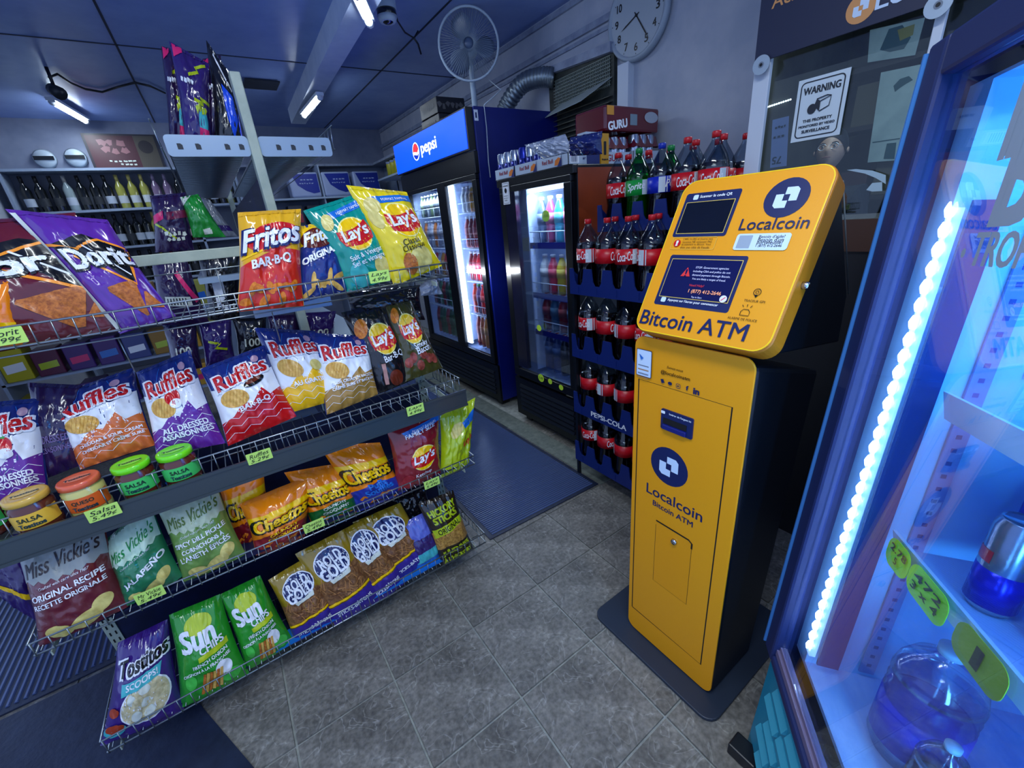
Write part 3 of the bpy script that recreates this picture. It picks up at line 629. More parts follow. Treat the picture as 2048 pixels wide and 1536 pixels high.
B('snack_bag', 'orange crunchy cheese snack bag bulging at the front of its tier', [(478, 1008), (632, 945), (512, 1112), (610, 1072)], Y0 + .06, ZB, 14, ORF, cheetos(['CRUNCHY', 'CROQUANT'], M('print_brick', (140, 30, 36), .3, coat=.4), GLD), .05, seed=24, crumple=.012)
B('snack_bag', 'orange and green jalapeno cheese snack bag in the middle of its tier', [(568, 945), (688, 925), (628, 1058), (722, 1022)], Y0 + .08, ZB, 14, ORF, cheetos(['CRUNCHY', 'CROQUANT'], M('print_jgreen', (20, 100, 40), .3, coat=.4), CRM, 1), .05, seed=25, crumple=.011)
B('snack_bag', 'orange and blue cheese puff bag left of the dark red chips', [(638, 892), (760, 885), (712, 1025), (812, 982)], Y0 + .07, ZB, 14, ORF, cheetos(['Puffs', 'Soufflés'], M('print_ublue', (34, 50, 150), .3, coat=.4), LBL, 2), .045, seed=26, crumple=.01)
B('snack_bag', 'dark red ketchup potato chip bag near the right end of its tier', [(772, 856), (878, 818), (794, 985), (882, 950)], Y0 + .05, ZB, 10, RDF, lays(['Ketchup'], W2, [E(-.28, .18, .14, .15, M('print_ketch', (150, 30, 40), .25, coat=.6))], (.08, .6, .95)) + [T('FAMILY SIZE', .05, 1.15, .6, W2, .03, .1)], .04, seed=27)
B('snack_bag', 'lime yellow chip bag at the right end of its tier', [(880, 832), (950, 795), (880, 958), (938, 925)], Y0 + .06, ZB, 10, LIM, [P([(.05, 1.05), (.49, 1.25), (.49, 1.0), (.15, .9)], LBL)] + chip(-.1, .95, .2, .14, .4, CHPL) + [T("Lay's", .3, .6, .35, RED, .04, .2)], .035, seed=28, crumple=.012)
# tier A
B('snack_bag', 'purple scoop tortilla chip bag at the left end of the bottom tier', [(236, 1285), (335, 1238), (200, 1492), (368, 1418)], Y0 + .035, ZA, 14, film('scoop_purple', (58, 30, 118)), [E(.08, .5, .37, .33, W2, .3), E(.08, .5, .35, .31, TLC, .3), *[E(.08 + .22 * math.cos(i * 1.3) * (i % 3) / 2, .5 + .2 * math.sin(i * 1.3), .09, .07, TLC if i % 2 else CRM, i) for i in range(9)], P([(-.3, .86), (.36, .94), (.32, .78), (-.28, .7)], M('print_aqua', (70, 180, 186), .3)), E(-.34, .2, .15, .1, M('print_aqua', (70, 180, 186), .3)), E(-.34, .23, .13, .07, M('print_salsa', (170, 60, 30), .3)), E(-.38, .48, .08, .07, M('print_salsa', (170, 60, 30), .3)), T('SCOOPS!', .04, .83, .5, W2, .03, .1), T('Tostitos', .05, 1.08, .88, W2, .1, .1, .1, h=.25), T('Tostitos', .05, 1.08, .83, K2, .05, .1, .1, h=.21)], .045, seed=29)
B('snack_bag', 'bright green whole grain chip bag next to the purple scoops bag', [(338, 1230), (440, 1188), (362, 1415), (498, 1345)], Y0 + .035, ZA, 14, GRF, sun(), .04, seed=30)
B('snack_bag', 'bright green whole grain chip bag beside the gold pretzel bags', [(438, 1190), (520, 1150), (494, 1340), (588, 1282)], Y0 + .045, ZA, 14, GRF, sun(), .04, seed=31)
for i, (lab, q_, yo) in enumerate((('gold and violet pretzel stick bag next to the green bags', [(536, 1160), (622, 1108), (590, 1284), (682, 1232)], .05), ('gold and violet pretzel stick bag, second from the green bags', [(590, 1108), (688, 1058), (668, 1250), (765, 1190)], .04),
        ('gold and violet pretzel stick bag crossed by a pale strip', [(668, 1068), (745, 1030), (742, 1210), (815, 1160)], .055), ('gold and violet pretzel stick bag next to the clear blue bag', [(705, 1045), (800, 1005), (785, 1168), (868, 1105)], .065))):
    r_ = B('snack_bag', lab, q_, Y0 + yo, ZA, 14, GLF, roldgold(), .035, seed=32 + i)
B('snack_bag', 'clear and pale violet bag with aqua print on the bottom tier', [(796, 1052), (862, 1016), (835, 1150), (892, 1112)], Y0 + .06, ZA, 12, CLR, [band(.3, .55, M('print_aqua', (70, 180, 186), .3)), band(.02, .28, LBL), band(.56, .9, DPF), T('0', .4, 1.05, .1, W2, .05)], .03, seed=36)
B('snack_bag', 'dark brown hickory stick bag with lime lettering at the right end', [(836, 1008), (906, 980), (884, 1130), (948, 1098)], Y0 + .03, ZA, 12, BRN, [P([(-.49, .36), (.49, .42), (.49, .82), (-.49, .74)], M('print_sticks', (196, 150, 70), .4, col2=(130, 86, 36), nscale=130)), P([(-.46, .8), (.46, .92), (.46, .78), (-.46, .62)], LIM), T('HICKORY', 0, 1.17, .8, LIM, .07, .1, h=.13), T('STICKS', 0, 1.01, .7, LIM, .07, .1, h=.13), T('ORIGINAL', 0, .78, .7, K2, .02, .14), T('JULIENNES', 0, .27, .82, LIM, .07, .08, h=.12), T("À L'HICKORY", 0, .12, .85, LIM, .07, .08, h=.12)], .032, seed=37)
B('snack_bag', 'crumpled black bag behind the clear violet bag on the bottom tier', [(785, 1000), (850, 975), (800, 1060), (870, 1030)], Y0 + .15, ZA + .1, 12, BKF, [], .025, seed=38, crumple=.014)
B('snack_bag', 'shiny dark bag behind the yellow chips under the top tier', [(690, 585), (840, 570), (700, 640), (850, 640)], Y0 + .2, ZC + .2, 10, BKF, [], .03, seed=39, crumple=.014)
# --- jars of dip on tier C
glj = M('jar_sauce', (92, 40, 26), .12, coat=.6)
def jar(px, py, lidc, body, labc, label, word, r=.042, hh=.088):
    p = at(px, py, z=.888); p = Vector((p.x, max(p.y, Y0 + .055), .802)); 
    t = empty('dip_jar', p, label, 'jar', None)
    MB().lathe([(.001, 0), (r * .9, 0), (r * .96, .006), (r * .96, .02), (r * .9, .03), (r * .97, .045), (r * .97, hh * .8), (r * .8, hh * .9), (r * .8, hh)], 26).build('jar_body', body, t)
    lm_ = M('lid_%d%d%d' % lidc, lidc, .25, coat=.5)
    MB().lathe([(r * .9, hh * .9), (r * .96, hh * .92), (r * .96, hh * 1.06), (r * .9, hh * 1.1), (r * .8, hh * 1.09), (.001, hh * 1.09)], 26).build('lid', lm_, t)
    MB().lathe([(r * .985, .022), (r * .985, .06)], 20, arc=(-PI * .95, -.05 * PI)).build('label', M('jlab_%d%d%d' % labc, labc, .35), t)
    nav = M('lid_ink', (30, 60, 70), .3)
    decals('lettering', [E(0, 0, r * .6, r * .42, M('lidc2_%d%d%d' % lidc, tuple(min(255, int(c * .8 + 50)) for c in lidc), .3)), T('Tostitos', 0, 0, r * 1.15, nav, .06, .15)], plane((0, 0, hh * 1.092), (1, 0, 0), (0, 1, 0)), t)
    def cyl(x, y, o): a = -PI / 2 + x / r; rr_ = r * .99 + o; return Vector((rr_ * math.cos(a), rr_ * math.sin(a), y))
    decals('label_lettering', [T(word, 0, .047, r * 1.0, M('jar_ink', (20, 50, 40), .4), .03), T('Tostitos', 0, .032, r * 1.1, nav, .06)], cyl, t, cell=(.006, .05))
jar(-62, 1010, (120, 230, 40), glj, (60, 190, 90), 'salsa jar mostly cut off by the left edge', 'SALSA')
jar(52, 995, (222, 176, 70), glj, (240, 190, 60), 'salsa jar with a yellow lid', 'SALSA')
jar(155, 969, (236, 104, 66), M('queso', (206, 196, 110), .2, coat=.6), (226, 96, 30), 'cheese dip jar with an orange lid', 'QUESO')
jar(262, 931, (120, 236, 30), glj, (70, 200, 100), 'salsa jar with a lime green lid, second jar from the purple chips', 'SALSA')
jar(349, 908, (120, 236, 30), glj, (70, 200, 100), 'salsa jar with a lime green lid, next to the purple chips', 'SALSA')
# --- price tags
tagm = M('tag_paper', (196, 236, 110), .6); ink = M('pen_ink', (20, 30, 30), .6)
def ptag(px, py, z, y, lines, label, w=.062, h_=.034, rot=0):
    p = at(px, py, y=y); t = empty('price_tag', (p.x, y, p.z), label, 'price tag')
    MB().prism(rr(w, h_, .002), (0, .0006, 0)).build('card', tagm, t)
    decals('lettering', [T(s, 0, .007 - i * .015, w * .8, ink, .0, .06, .3, h=.012) for i, s in enumerate(lines)], plane((0, -.0002, 0), (1, 0, 0), (0, 0, 1)), t)
ptag(8, 674, 0, Y0 - .006, ['Dorit', '4.99¢'], 'lime price tag at the far left of the top tier')
ptag(759, 553, 0, Y0 - .006, ['Lays', '4.99¢'], 'lime price tag on the top tier below the teal bag')
ptag(519, 913, 0, Y0 - .012, ['Ruffles', '5.29¢'], 'lime price tag on the grey rail below the red barbecue bag')
ptag(831, 819, 0, Y0 - .012, ['Lays', '4.99¢'], 'lime price tag near the right end of the grey rail')
ptag(207, 1025, 0, Y0 - .012, ['Salsa', '5.49¢'], 'lime price tag under the salsa jars')
ptag(300, 1190, 0, Y0 - .006, ['Mr Vickie', '5.49¢'], 'lime price tag under the green jalapeno bag')
ptag(628, 1051, 0, Y0 - .006, ['Cheetos', '5.49¢'], 'lime price tag under the orange cheese snack bags')
ptag(864, 966, 0, Y0 - .006, ['Lays', '5.49¢'], 'lime price tag under the dark red ketchup bag')
# --- bags on and around the far gondola
def toon(): # bold generic shapes only
    PK = M('print_pink', (220, 40, 110), .3); AQ = M('print_turq', (60, 170, 180), .3)
    return [E(.25, .35, .16, .2, AQ), P([(.05, .02), (.45, .02), (.42, .24), (.1, .26)], PK), L([(.0, .66), (.3, .62), (.2, .7), (.49, .68)], .06, LIM), L([(-.1, 1.0), (.2, 1.12), (.1, 1.16), (.4, 1.3)], .05, LIM), P([(-.45, 1.2), (-.2, 1.3), (-.2, 1.38), (-.45, 1.38)], PK), *SCR_(.22, .52, .36, LIM, 4, .12), *SCR_(-.15, .9, .4, W2, 4)]
for i, (q_, yy, m_) in enumerate((([(322, 92), (372, 105), (340, 287), (378, 290)], 1.90, DVF), ([(338, 82), (418, 128), (372, 290), (425, 294)], 1.84, DPF), ([(405, 118), (442, 110), (415, 292), (455, 296)], 1.88, DVF))):
    B('snack_bag', ['purple bag at the left end of the top gondola shelf', 'purple bag with a white and pink top on the top gondola shelf', 'purple bag, third on the top gondola shelf'][i], q_, yy, 1.71, 4, m_, toon(), .03, seed=50 + i)
B('snack_bag', 'tall black and blue bag beside the gondola post', [(412, 80), (470, 160), (430, 296), (490, 300)], 1.86, 1.71, 4, BKF, [P([(-.1, .95), (.3, .9), (.4, .5), (.2, .15), (0, .5)], M('print_elblue', (20, 80, 230), .3, coat=.4)), L([(-.3, 1.3), (.3, 1.0)], .05, W2)], .03, seed=54)
B('snack_bag', 'long purple bag hanging below the left of the gondola shelf', [(300, 392), (372, 385), (310, 505), (388, 500)], 1.86, 1.35, 2, DVF, [P([(-.49, .9), (-.2, 1.0), (-.2, .8), (-.49, .7)], M('print_pink', (220, 40, 110), .3)), L([(-.45, .7), (-.2, .55), (-.3, .62), (.1, .3)], .05, LIM), P([(-.1, .95), (.49, .98), (.49, .8), (-.1, .76)], M('print_wine2', (110, 16, 60), .3)), *SCR_(.1, .42, .6, CRM, 5), *SCR_(.12, .3, .5, CRM, 4)], .03, seed=55)
B('snack_bag', 'purple bag with a barcode sticker seen through the empty gap', [(302, 520), (372, 512), (318, 650), (420, 648)], 1.84, 1.10, 2, DVF, [P([(-.3, .62), (.3, .6), (.3, .4), (-.3, .42)], CRM), *[L([(-.24 + i * .07, .58), (-.24 + i * .07, .44)], .03, K2) for i in range(7)], L([(.1, 1.1), (.45, .5)], .12, M('print_pink', (220, 40, 110), .3))], .03, seed=56)
B('snack_bag', 'green and white bag lying over the end of the gondola shelf', [(360, 395), (396, 388), (386, 475), (452, 474)], 1.84, 1.38, 4, film('kelly', (30, 140, 50)), [P([(-.49, 1.1), (.1, 1.4), (-.49, 1.4)], CRM), P([(-.1, .25), (.2, .3), (.15, .1), (-.12, .08)], CRM)], .03, seed=57, crumple=.01)
B('snack_bag', 'pale silver bag beside the green and white bag', [(398, 392), (420, 400), (425, 474), (475, 472)], 1.95, 1.38, 4, GRY, [band(.2, .4, DPF)], .02, seed=58)
B('snack_bag', 'dark bag with a white print in the gap left of the red bag', [(395, 512), (478, 505), (420, 640), (480, 640)], 1.88, 1.12, 2, BKF, [P([(-.3, .9), (0, 1.0), (.1, .5), (-.2, .3)], W2), *SCR_(.1, .3, .6, W2, 5)], .03, seed=59)
for i in range(5):
    B('snack_bag', 'dark purple bag on the lower gondola shelf, %s from the left' % ['first', 'second', 'third', 'fourth', 'fifth'][i], [(325 + 70 * i, 650 - 6 * i), (392 + 70 * i, 646 - 6 * i), (345 + 66 * i, 745 - 12 * i), (405 + 66 * i, 735 - 12 * i)], 1.86, .96, 2, (DVF, DPF, BKF)[i % 3], [L([(-.3, .8), (.1, .7), (-.1, .6), (.3, .5)], .08, LIM)] if i % 2 else [T('100', 0, .6, .5, CRM, .02)], .03, seed=60 + i)
# ================================================================== kiosk
KX, KY = .86, (.388, .700); kd = .34
kt = empty('bitcoin_kiosk', (KX, .545, 0), 'tall orange cryptocurrency teller machine with a tilted head', 'atm')
def kl(p): return (p[0] - KX, p[1] - .545, p[2])
kblk = M('kiosk_black', (10, 16, 26), .38, bump=.02, bscale=200)
base = rr(.50, .47, .04, 0, 0, 5)
b = MB().prism([(x + .18, y) for x, y in base], (0, 0, .012), kl((KX, .575, 0)), (1, 0, 0), (0, 1, 0)).build('base_plate', M('base_rubber', (30, 42, 60), .5), kt, .003)
# body shell: box with back chamfer and an outline top
bw = KY[1] - KY[0]
def kplane(x=KX): return plane(kl((x, (KY[0] + KY[1]) / 2, 0)), (0, -1, 0), (0, 0, 1))   # X to the right in view, Y up, normal -x
MB().hexa([kl(p) for p in ((KX + .004, KY[0], .012), (KX + .23, KY[0] + .0, .012), (KX + .23, KY[1], .012), (KX + .004, KY[1], .012), (KX + .004, KY[0], 1.07), (KX + kd, KY[0], .97), (KX + kd, KY[1], .97), (KX + .004, KY[1], 1.07))]).build('body', kblk, kt, .012)
MB().prism([(-x, y + .545) for x, y in rr(bw, 1.07, .028, 0, 0, 5)], (.006, 0, 0), kl((KX - .002, (KY[0] + KY[1]) / 2, .006)), (0, 1, 0), (0, 0, 1)).build('front_panel', orange, kt, .0015)
fpl = kplane(KX - .002)
dl, dr, db, dt = -.140, .118, .11, .965
BN = M('kiosk_navy', (14, 30, 84), .4)
seamk = M('door_gap', (8, 8, 10), .6)
def frame_ops(pts, w): return [L(pts + [pts[0]], w, seamk)]
decals('door_seam', frame_ops([(dl, db), (dr, db), (dr, dt), (dl, dt)], .0035), fpl, kt, .0004)
decals('access_door', [P([(-.062, .30), (.055, .30), (.055, .535), (-.062, .535)], M('orange_door', (233, 152, 4), .42))], fpl, kt, .0003)
decals('access_door_seam', [L([(-.062, .52), (-.062, .30), (.055, .30), (.055, .52)], .0016, M('seam_soft', (120, 76, 6), .6)), L([(-.062, .535), (.045, .535), (.055, .528), (.055, .51)], .005, seamk)], fpl, kt, .0006)
MB().lathe([(.001, .006), (.008, .006), (.009, 0)], 16, kl((KX - .003, .545 - .003, .500)), Matrix.Rotation(-PI / 2, 3, 'Y')).build('lock', M('chrome', (200, 200, 205), .15, metal=1), kt)
# bill slot
sl = MB().prism([(-x, y) for x, y in rr(.092, .058, .004)], (-.004, 0, 0), kl((KX - .002, .548 + .012, .875)), (0, 1, 0), (0, 0, 1)).build('bill_slot', BN, kt)
MB().box(kl((KX - .012, .530, .848)), kl((KX - .004, .598, .862))).build('slot_lip', M('slot_navy', (20, 30, 110), .35), sl, .002)
MB().box(kl((KX - .0075, .530, .864)), kl((KX - .006, .598, .880))).build('slot_mouth', seamk, sl)
decals('lettering', [P(rr(.012, .008, .002, -.052, .895), WHT), T("Insérer de l'argent ici", -.002, .895, .062, WHT, .02)], plane(kl((KX - .006, .548, 0)), (0, -1, 0), (0, 0, 1)), sl)
def logo(cx, cy, r, disc, mark, rot=0):
    s = r / 1.0; a = .44 * s; q_ = .1 * s
    o = [E(cx, cy, r, r, disc)] if disc else []
    # two interlocking L shaped halves
    up_ = [(-.12, .46), (.32, .46), (.46, .34), (.46, -.2), (.08, -.2), (.08, .1), (-.12, .1)]
    c_, s_ = 1, 1
    o.append(P([(cx + x * s, cy + y * s) for x, y in [(-.1, .52), (.36, .52), (.5, .38), (.5, -.18), (.14, -.18), (.14, .16), (-.1, .16)]], mark))
    o.append(P([(cx - x * s, cy - y * s) for x, y in [(-.1, .52), (.36, .52), (.5, .38), (.5, -.18), (.14, -.18), (.14, .16), (-.1, .16)]], mark))
    return o
PALE = M('logo_white', (206, 226, 248), .35)
decals('logo', logo(-.032, .735, .058, BN, PALE), fpl, kt, .0004)
decals('lettering', [T('Localcoin', -.012, .632, .176, BN, .015), T('Bitcoin ATM', -.012, .592, .128, BN, .02), T('Suivez-nous', -.032, 1.020, .046, K2, -.005, 0, .3), T('@localcoinatm', -.030, 1.003, .082, K2, .01),
    T('in', .030, .978, .014, BN, .06), T('f', .006, .980, .005, BN, .06, h=.011), P(ell(-.042, .979, .006, .0045), BN), P([(-.07, .984), (-.062, .986), (-.057, .977), (-.066, .974)], BN), L(rr(.011, .011, .003, -.018, .979) + [(-.018 + .0055, .979 + .0025)], .0013, BN), P(ell(-.018, .979, .0022, .0022), BN),
    P(rr(.048, .075, .003, -.122, 1.015), NAVY), P(rr(.045, .072, .003, -.122, 1.015), PALE), *[L([(-.14, 1.008 - i * .011), (-.106, 1.008 - i * .011)], .0028, M('sticker_tan', (180, 130, 80), .4) if i % 2 else M('sticker_grey', (120, 130, 150), .4)) for i in range(4)], P([(-.136, 1.04), (-.122, 1.03), (-.13, 1.024)], LBL)], fpl, kt, .0005)
# head
hb, ht = Vector((.83, 0, 1.108)), Vector((1.02, 0, 1.446)); hy0, hy1 = .357, .686
hup = (ht - hb).normalized(); hn = Vector((-hup.z, 0, hup.x)); hl_ = (ht - hb).length; hw = hy1 - hy0
ho = Vector((hb.x, (hy0 + hy1) / 2, hb.z)) - Vector((KX, .545, 0))
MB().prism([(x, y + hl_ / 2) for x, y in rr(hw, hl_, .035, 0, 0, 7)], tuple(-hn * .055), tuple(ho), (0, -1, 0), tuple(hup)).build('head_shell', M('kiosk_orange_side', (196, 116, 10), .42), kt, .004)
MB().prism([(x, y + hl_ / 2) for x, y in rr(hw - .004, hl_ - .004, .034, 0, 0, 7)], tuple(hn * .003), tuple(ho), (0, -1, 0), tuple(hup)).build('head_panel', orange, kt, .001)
decals('head_edge_line', [L(rr(hw - .008, hl_ - .008, .032, 0, hl_ / 2, 7) + [(hw / 2 - .004, hl_ - .036)], .0016, M('edge_yellow', (250, 220, 10), .4))], plane(ho + hn * .003, (0, -1, 0), hup), kt, .0004)
# black rear housing of the head
def hp(x, y, d): return ho + Vector((0, -1, 0)) * x + hup * y - hn * d
zb = Vector((0, 0, 0))
A_ = [hp(-hw / 2 + .012, .012, .05), hp(hw / 2 - .012, .012, .05), hp(hw / 2 - .012, hl_ - .012, .05), hp(-hw / 2 + .012, hl_ - .012, .05)]
Bk = [Vector((1.23 - KX, A_[0].y, 1.04)), Vector((1.23 - KX, A_[1].y, 1.04)), Vector((1.22 - KX, A_[2].y, 1.16)), Vector((1.22 - KX, A_[3].y, 1.16))]
MB().hexa([A_[0], A_[1], A_[2], A_[3], Bk[0], Bk[1], Bk[2], Bk[3]]).build('rear_housing', kblk, kt, .004)
MB().tube([hp(hw / 2 - .01, hl_ - .01, .052), Bk[2] + Vector((0, -.002, .003))], .0015, 5).build('housing_edge', M('edge_steel', (130, 140, 145), .4, metal=.5), kt)
hpl = plane(ho + hn * .003, (0, -1, 0), hup)
MB().lathe([(.001, .012), (.006, .012), (.008, .008), (.008, 0)], 14, ho + Vector((0, -1, 0)) * hw / 2 + hup * .155 - hn * .03, Matrix.Rotation(PI / 2, 3, 'X')).build('key_lock', MC['chrome'], kt)
for yy in (-.07, .09):
    MB().tube([hp(yy, hl_, .03), hp(yy, hl_ + .018, .03)], .003, 6).build('antenna', kblk, kt)
DK = M('dark_glass', (14, 18, 30), .12, coat=.6); SCR = M('screen_navy', (18, 22, 70), .15, emit=(20, 24, 84), es=.12)
def screen(nm, cx, cy, w, h, bw_, top, bot, inner):
    x0, x1, y0, y1 = cx - w / 2, cx + w / 2, cy - h / 2, cy + h / 2
    return decals(nm, [P(rr(w + 2 * bw_, h + top + bot, .006, cx, cy + (top - bot) / 2), BN), P(rr(w + .003, h + .003, .001, cx, cy), M('thin_gold', (220, 190, 90), .4)), P(rr(w, h, .001, cx, cy), inner)], hpl, kt, .0005, .0004)
sx1 = -.078; s1 = screen('scanner_window', sx1, .2905, .118, .076, .009, .024, .009, DK)
s2 = screen('touch_screen', -.035, .141, .170, .093, .009, .011, .022, SCR)
SW = M('screen_text', (190, 196, 230), .3, emit=(190, 196, 230), es=.35); SR = M('screen_red', (190, 50, 50), .3, emit=(190, 50, 50), es=.3); SO = M('screen_orange', (220, 150, 110), .3, emit=(230, 160, 120), es=.4)
decals('touch_screen_lettering', [T('STOP. Government agencies', -.012, .168, .078, SW, 0), T('including CRA and police do not', -.010, .159, .088, SW, 0), T('demand payment through Bitcoin.', -.008, .150, .090, SW, 0), T('You are likely a target of fraud.', -.010, .141, .080, SW, 0), P([(-.082, .146), (-.058, .146), (-.07, .168)], SR), T('!', -.07, .154, .003, SCR, .05), T('Need Help?', -.032, .125, .036, SR, 0), T('1 (877) 412-2646', -.008, .111, .078, SO, .01), T('Tap to Start', -.022, .098, .026, SW, 0), P(ell(.040, .101, .008, .008), SW), L([(.036, .097), (.044, .105)], .002, SR)], hpl, kt, .0022, .0002)
HL_ = [
    P(rr(.013, .012, .003, -.118, .341), PALE), T('Scanner le code QR', -.068, .341, .078, WHT, .02),
    P(rr(.013, .012, .003, -.105, .086), PALE), T("Appuyez sur l'écran pour commencer", -.030, .086, .126, WHT, .02),
    T('Bitcoin ATM', -.018, .037, .262, BN, .012, h=.036), T('Localcoin', .082, .268, .134, BN, .006),
    L(rr(.112, .030, .004, -.082, .227) + [(-.026, .238)], .0009, M('thin_gold', (220, 190, 90), .4)), P(ell(-.124, .227, .009, .009), RED), T('!', -.124, .227, .003, WHT, .08, h=.012), *[T(s_, -.073, .237 - i * .0068, .075, K2, 0) for i, s_ in enumerate(("L'ARC, la GRC et d'autres tiers", 'reconnus NE réclament PAS', 'de paiement en Bitcoin. Vous', 'êtes une cible de fraude.'))],
    P(rr(.108, .036, .006, .072, .229), PALE), *[T(s_, .090, .240 - i * .0068, .05, K2, .01) for i, s_ in enumerate(("Besoin d'aide?", "Besoin d'un", 'portefeuille?', '1 (877) 412-2646'))], P(rr(.028, .028, .001, .038, .229), M('code_grey', (150, 164, 180), .5)),
    T('TRACEUR GPS', .104, .104, .042, K2, 0), L(ell(.103, .123, .007, .007) + [(.110, .123)], .0012, K2), L(ell(.103, .123, .003, .003) + [(.106, .123)], .001, K2), P([(.099, .117), (.107, .117), (.103, .111)], K2),
    T('ALARME DE POLICE', .093, .064, .060, K2, 0), L([(.085, .072), (.085, .080), (.089, .085), (.099, .085), (.103, .080), (.103, .072), (.085, .072)], .0012, K2), L([(.087, .090), (.084, .094)], .0012, K2), L([(.094, .091), (.094, .096)], .0012, K2), L([(.101, .090), (.104, .094)], .0012, K2)]
for nm_, sl_ in (('scanner_lettering', HL_[:2]), ('screen_lettering', HL_[2:4]), ('title_lettering', HL_[4:5]), ('brand_lettering', HL_[5:6]), ('alert_sticker', HL_[6:13]), ('help_sticker', HL_[13:19]), ('tracker_icon', HL_[19:23]), ('alarm_icon', HL_[23:])): decals(nm_, sl_, hpl, kt, .002, .0001)
decals('head_logo', logo(.088, .322, .042, BN, PALE), hpl, kt, .0006)

# ================================================================== bottles
colam = M('cola', (16, 6, 5), .08, coat=.6); clearm = glassm('clear_bottle', (214, 224, 232), .05, .4, .08); redl = M('label_red', (200, 16, 30), .35); redc = M('cap_red', (196, 24, 34), .35)
def bottle_protos(tag_, liquid, shell, cap, lab, word, h=.318, r=.054, extra=None, wmat=None):
    S = h / .318
    pr = [(.001, 0), (r * .7, 0), (r * .93, .010 * S), (r, .03 * S), (r, .06 * S), (r * .93, .10 * S), (r * .97, .125 * S), (r, .13 * S), (r, .195 * S), (r * .96, .215 * S), (r * .8, .24 * S), (r * .5, .268 * S), (r * .30, .286 * S), (.0135 * r / .054, .295 * S), (.0135 * r / .054, .302 * S)]
    d = {}
    d['shell'] = MB().lathe([(a * 1.0, z) for a, z in pr], 18).mesh('bottle', shell)
    d['liquid'] = MB().lathe([(max(.001, a * .965), z + .001) for a, z in pr if z <= .225 * S] + [(.001, .222 * S)], 18).mesh('drink', liquid)
    d['cap'] = MB().lathe([(.0155 * r / .054, .297 * S), (.0158 * r / .054, .315 * S), (.014 * r / .054, .318 * S), (.001, .318 * S)], 14).mesh('cap', cap)
    lb = MB().lathe([(r * 1.012, .131 * S), (r * 1.012, .193 * S)], 22); lb.mi = 1
    lb.lathe([(r * 1.018, .133 * S), (r * 1.018, .191 * S)], 5, arc=(-2.4, -1.9)); lb.lathe([(r * 1.018, .133 * S), (r * 1.018, .191 * S)], 1, arc=(-1.8, -1.72))
    d['label'] = lb.mesh('label', [lab, extra or M('label_white', (196, 210, 220), .4)])
    if word:
        def cyl(x, y, o): a = word[1] + x / r; q_ = r * 1.02 + o; return Vector((q_ * math.cos(a), q_ * math.sin(a), y))
        o = decals('lettering', [T(word[0], 0, .164 * S, .078 * r / .054, wmat or WHT, .02, .1, .35, h=.036 * S)], cyl, None, cell=(.008, .1)); d['lettering'] = o.data; bpy.data.objects.remove(o)
    return d
def place_bottle(d, loc, rz, label, group=None, cat='bottle', name='soda_bottle', parts=('shell', 'liquid', 'cap', 'label', 'lettering')):
    t = empty(name, loc, label, cat, group, rot=(0, 0, rz))
    for k_ in parts:
        if k_ in d:
            o = bpy.data.objects.new({'shell': 'bottle', 'liquid': 'drink', 'cap': 'cap', 'label': 'label', 'lettering': 'lettering'}[k_], d[k_]); COL.objects.link(o); o.parent = t
    return t
cola = bottle_protos('cola', colam, clearm, redc, redl, ('Coca-Cola', -2.9))
lime = bottle_protos('lime', M('green_drink', (10, 110, 40), .1, coat=.6), glassm('green_bottle', (60, 190, 90), .05, .4, .08), M('cap_green', (20, 130, 60), .35), M('label_green', (20, 150, 60), .35), ('Sprite', -2.9))
blue = bottle_protos('blue', colam, clearm, M('cap_blue', (20, 50, 170), .35), M('label_blue', (16, 40, 180), .35), ('Pepsi', -1.2))
# ------------------------------------------------------------------ rack
RX, RY0, RY1 = 1.38, .93, 1.52
rk = empty('bottle_rack', (RX, (RY0 + RY1) / 2, 0), 'navy plastic tray rack of two litre soda bottles', 'display rack')
tray = M('tray_navy', (14, 36, 106), .4, bump=.02)
def rl(p): return (p[0] - RX, p[1] - (RY0 + RY1) / 2, p[2])
def tray_build(x, z, h_, depth, txt=None, y0=RY0, y1=RY1):
    n = 5; W_ = y1 - y0; pts = [(0, 0), (W_, 0), (W_, h_)]
    for i in range(n):
        c = W_ - (i + .5) * W_ / n; s_ = W_ / n
        pts += [(c + s_ * .30, h_), (c + s_ * .22, h_ * .52), (c + s_ * .12, h_ * .38), (c - s_ * .12, h_ * .38), (c - s_ * .22, h_ * .52), (c - s_ * .30, h_)]
    pts += [(0, h_)]
    t = MB().box(rl((x, y0, z)), rl((x + depth, y1, z + .012))).build('tray', tray, rk)
    MB().prism(pts, (.006, 0, 0), rl((x - .006, y0, z)), (0, 1, 0), (0, 0, 1)).build('scalloped_front', tray, t)
    for yy in (y0, y1 - .006):
        MB().prism([(0, 0), (depth, 0), (depth, h_ * .6), (depth * .8, h_), (depth * .6, h_ * .5), (depth * .4, h_), (depth * .2, h_ * .5), (0, h_)], (0, .006, 0), rl((x, yy, z)), (1, 0, 0), (0, 0, 1)).build('tray_side', tray, t)
    for i in range(n): 
        yy = y0 + (i + .5) * W_ / n
        MB().box(rl((x - .009, yy - .001, z + .01)), rl((x - .006, yy + .001, z + h_ * .33))).build('rib', tray, t)
    if txt: decals('lettering', [T(txt, 0, .032, .23, WHT, .03, h=.026)], plane(rl((x - .0065, (y0 + y1) / 2 + .05, z)), (0, -1, 0), (0, 0, 1)), t)
levels = [(.10, None), (.40, 'PEPSI-COLA'), (.715, None), (1.035, None)]
for z, tx in levels: tray_build(RX, z, .12, .34, tx)
tray_build(RX + .19, 1.30, .12, .34)
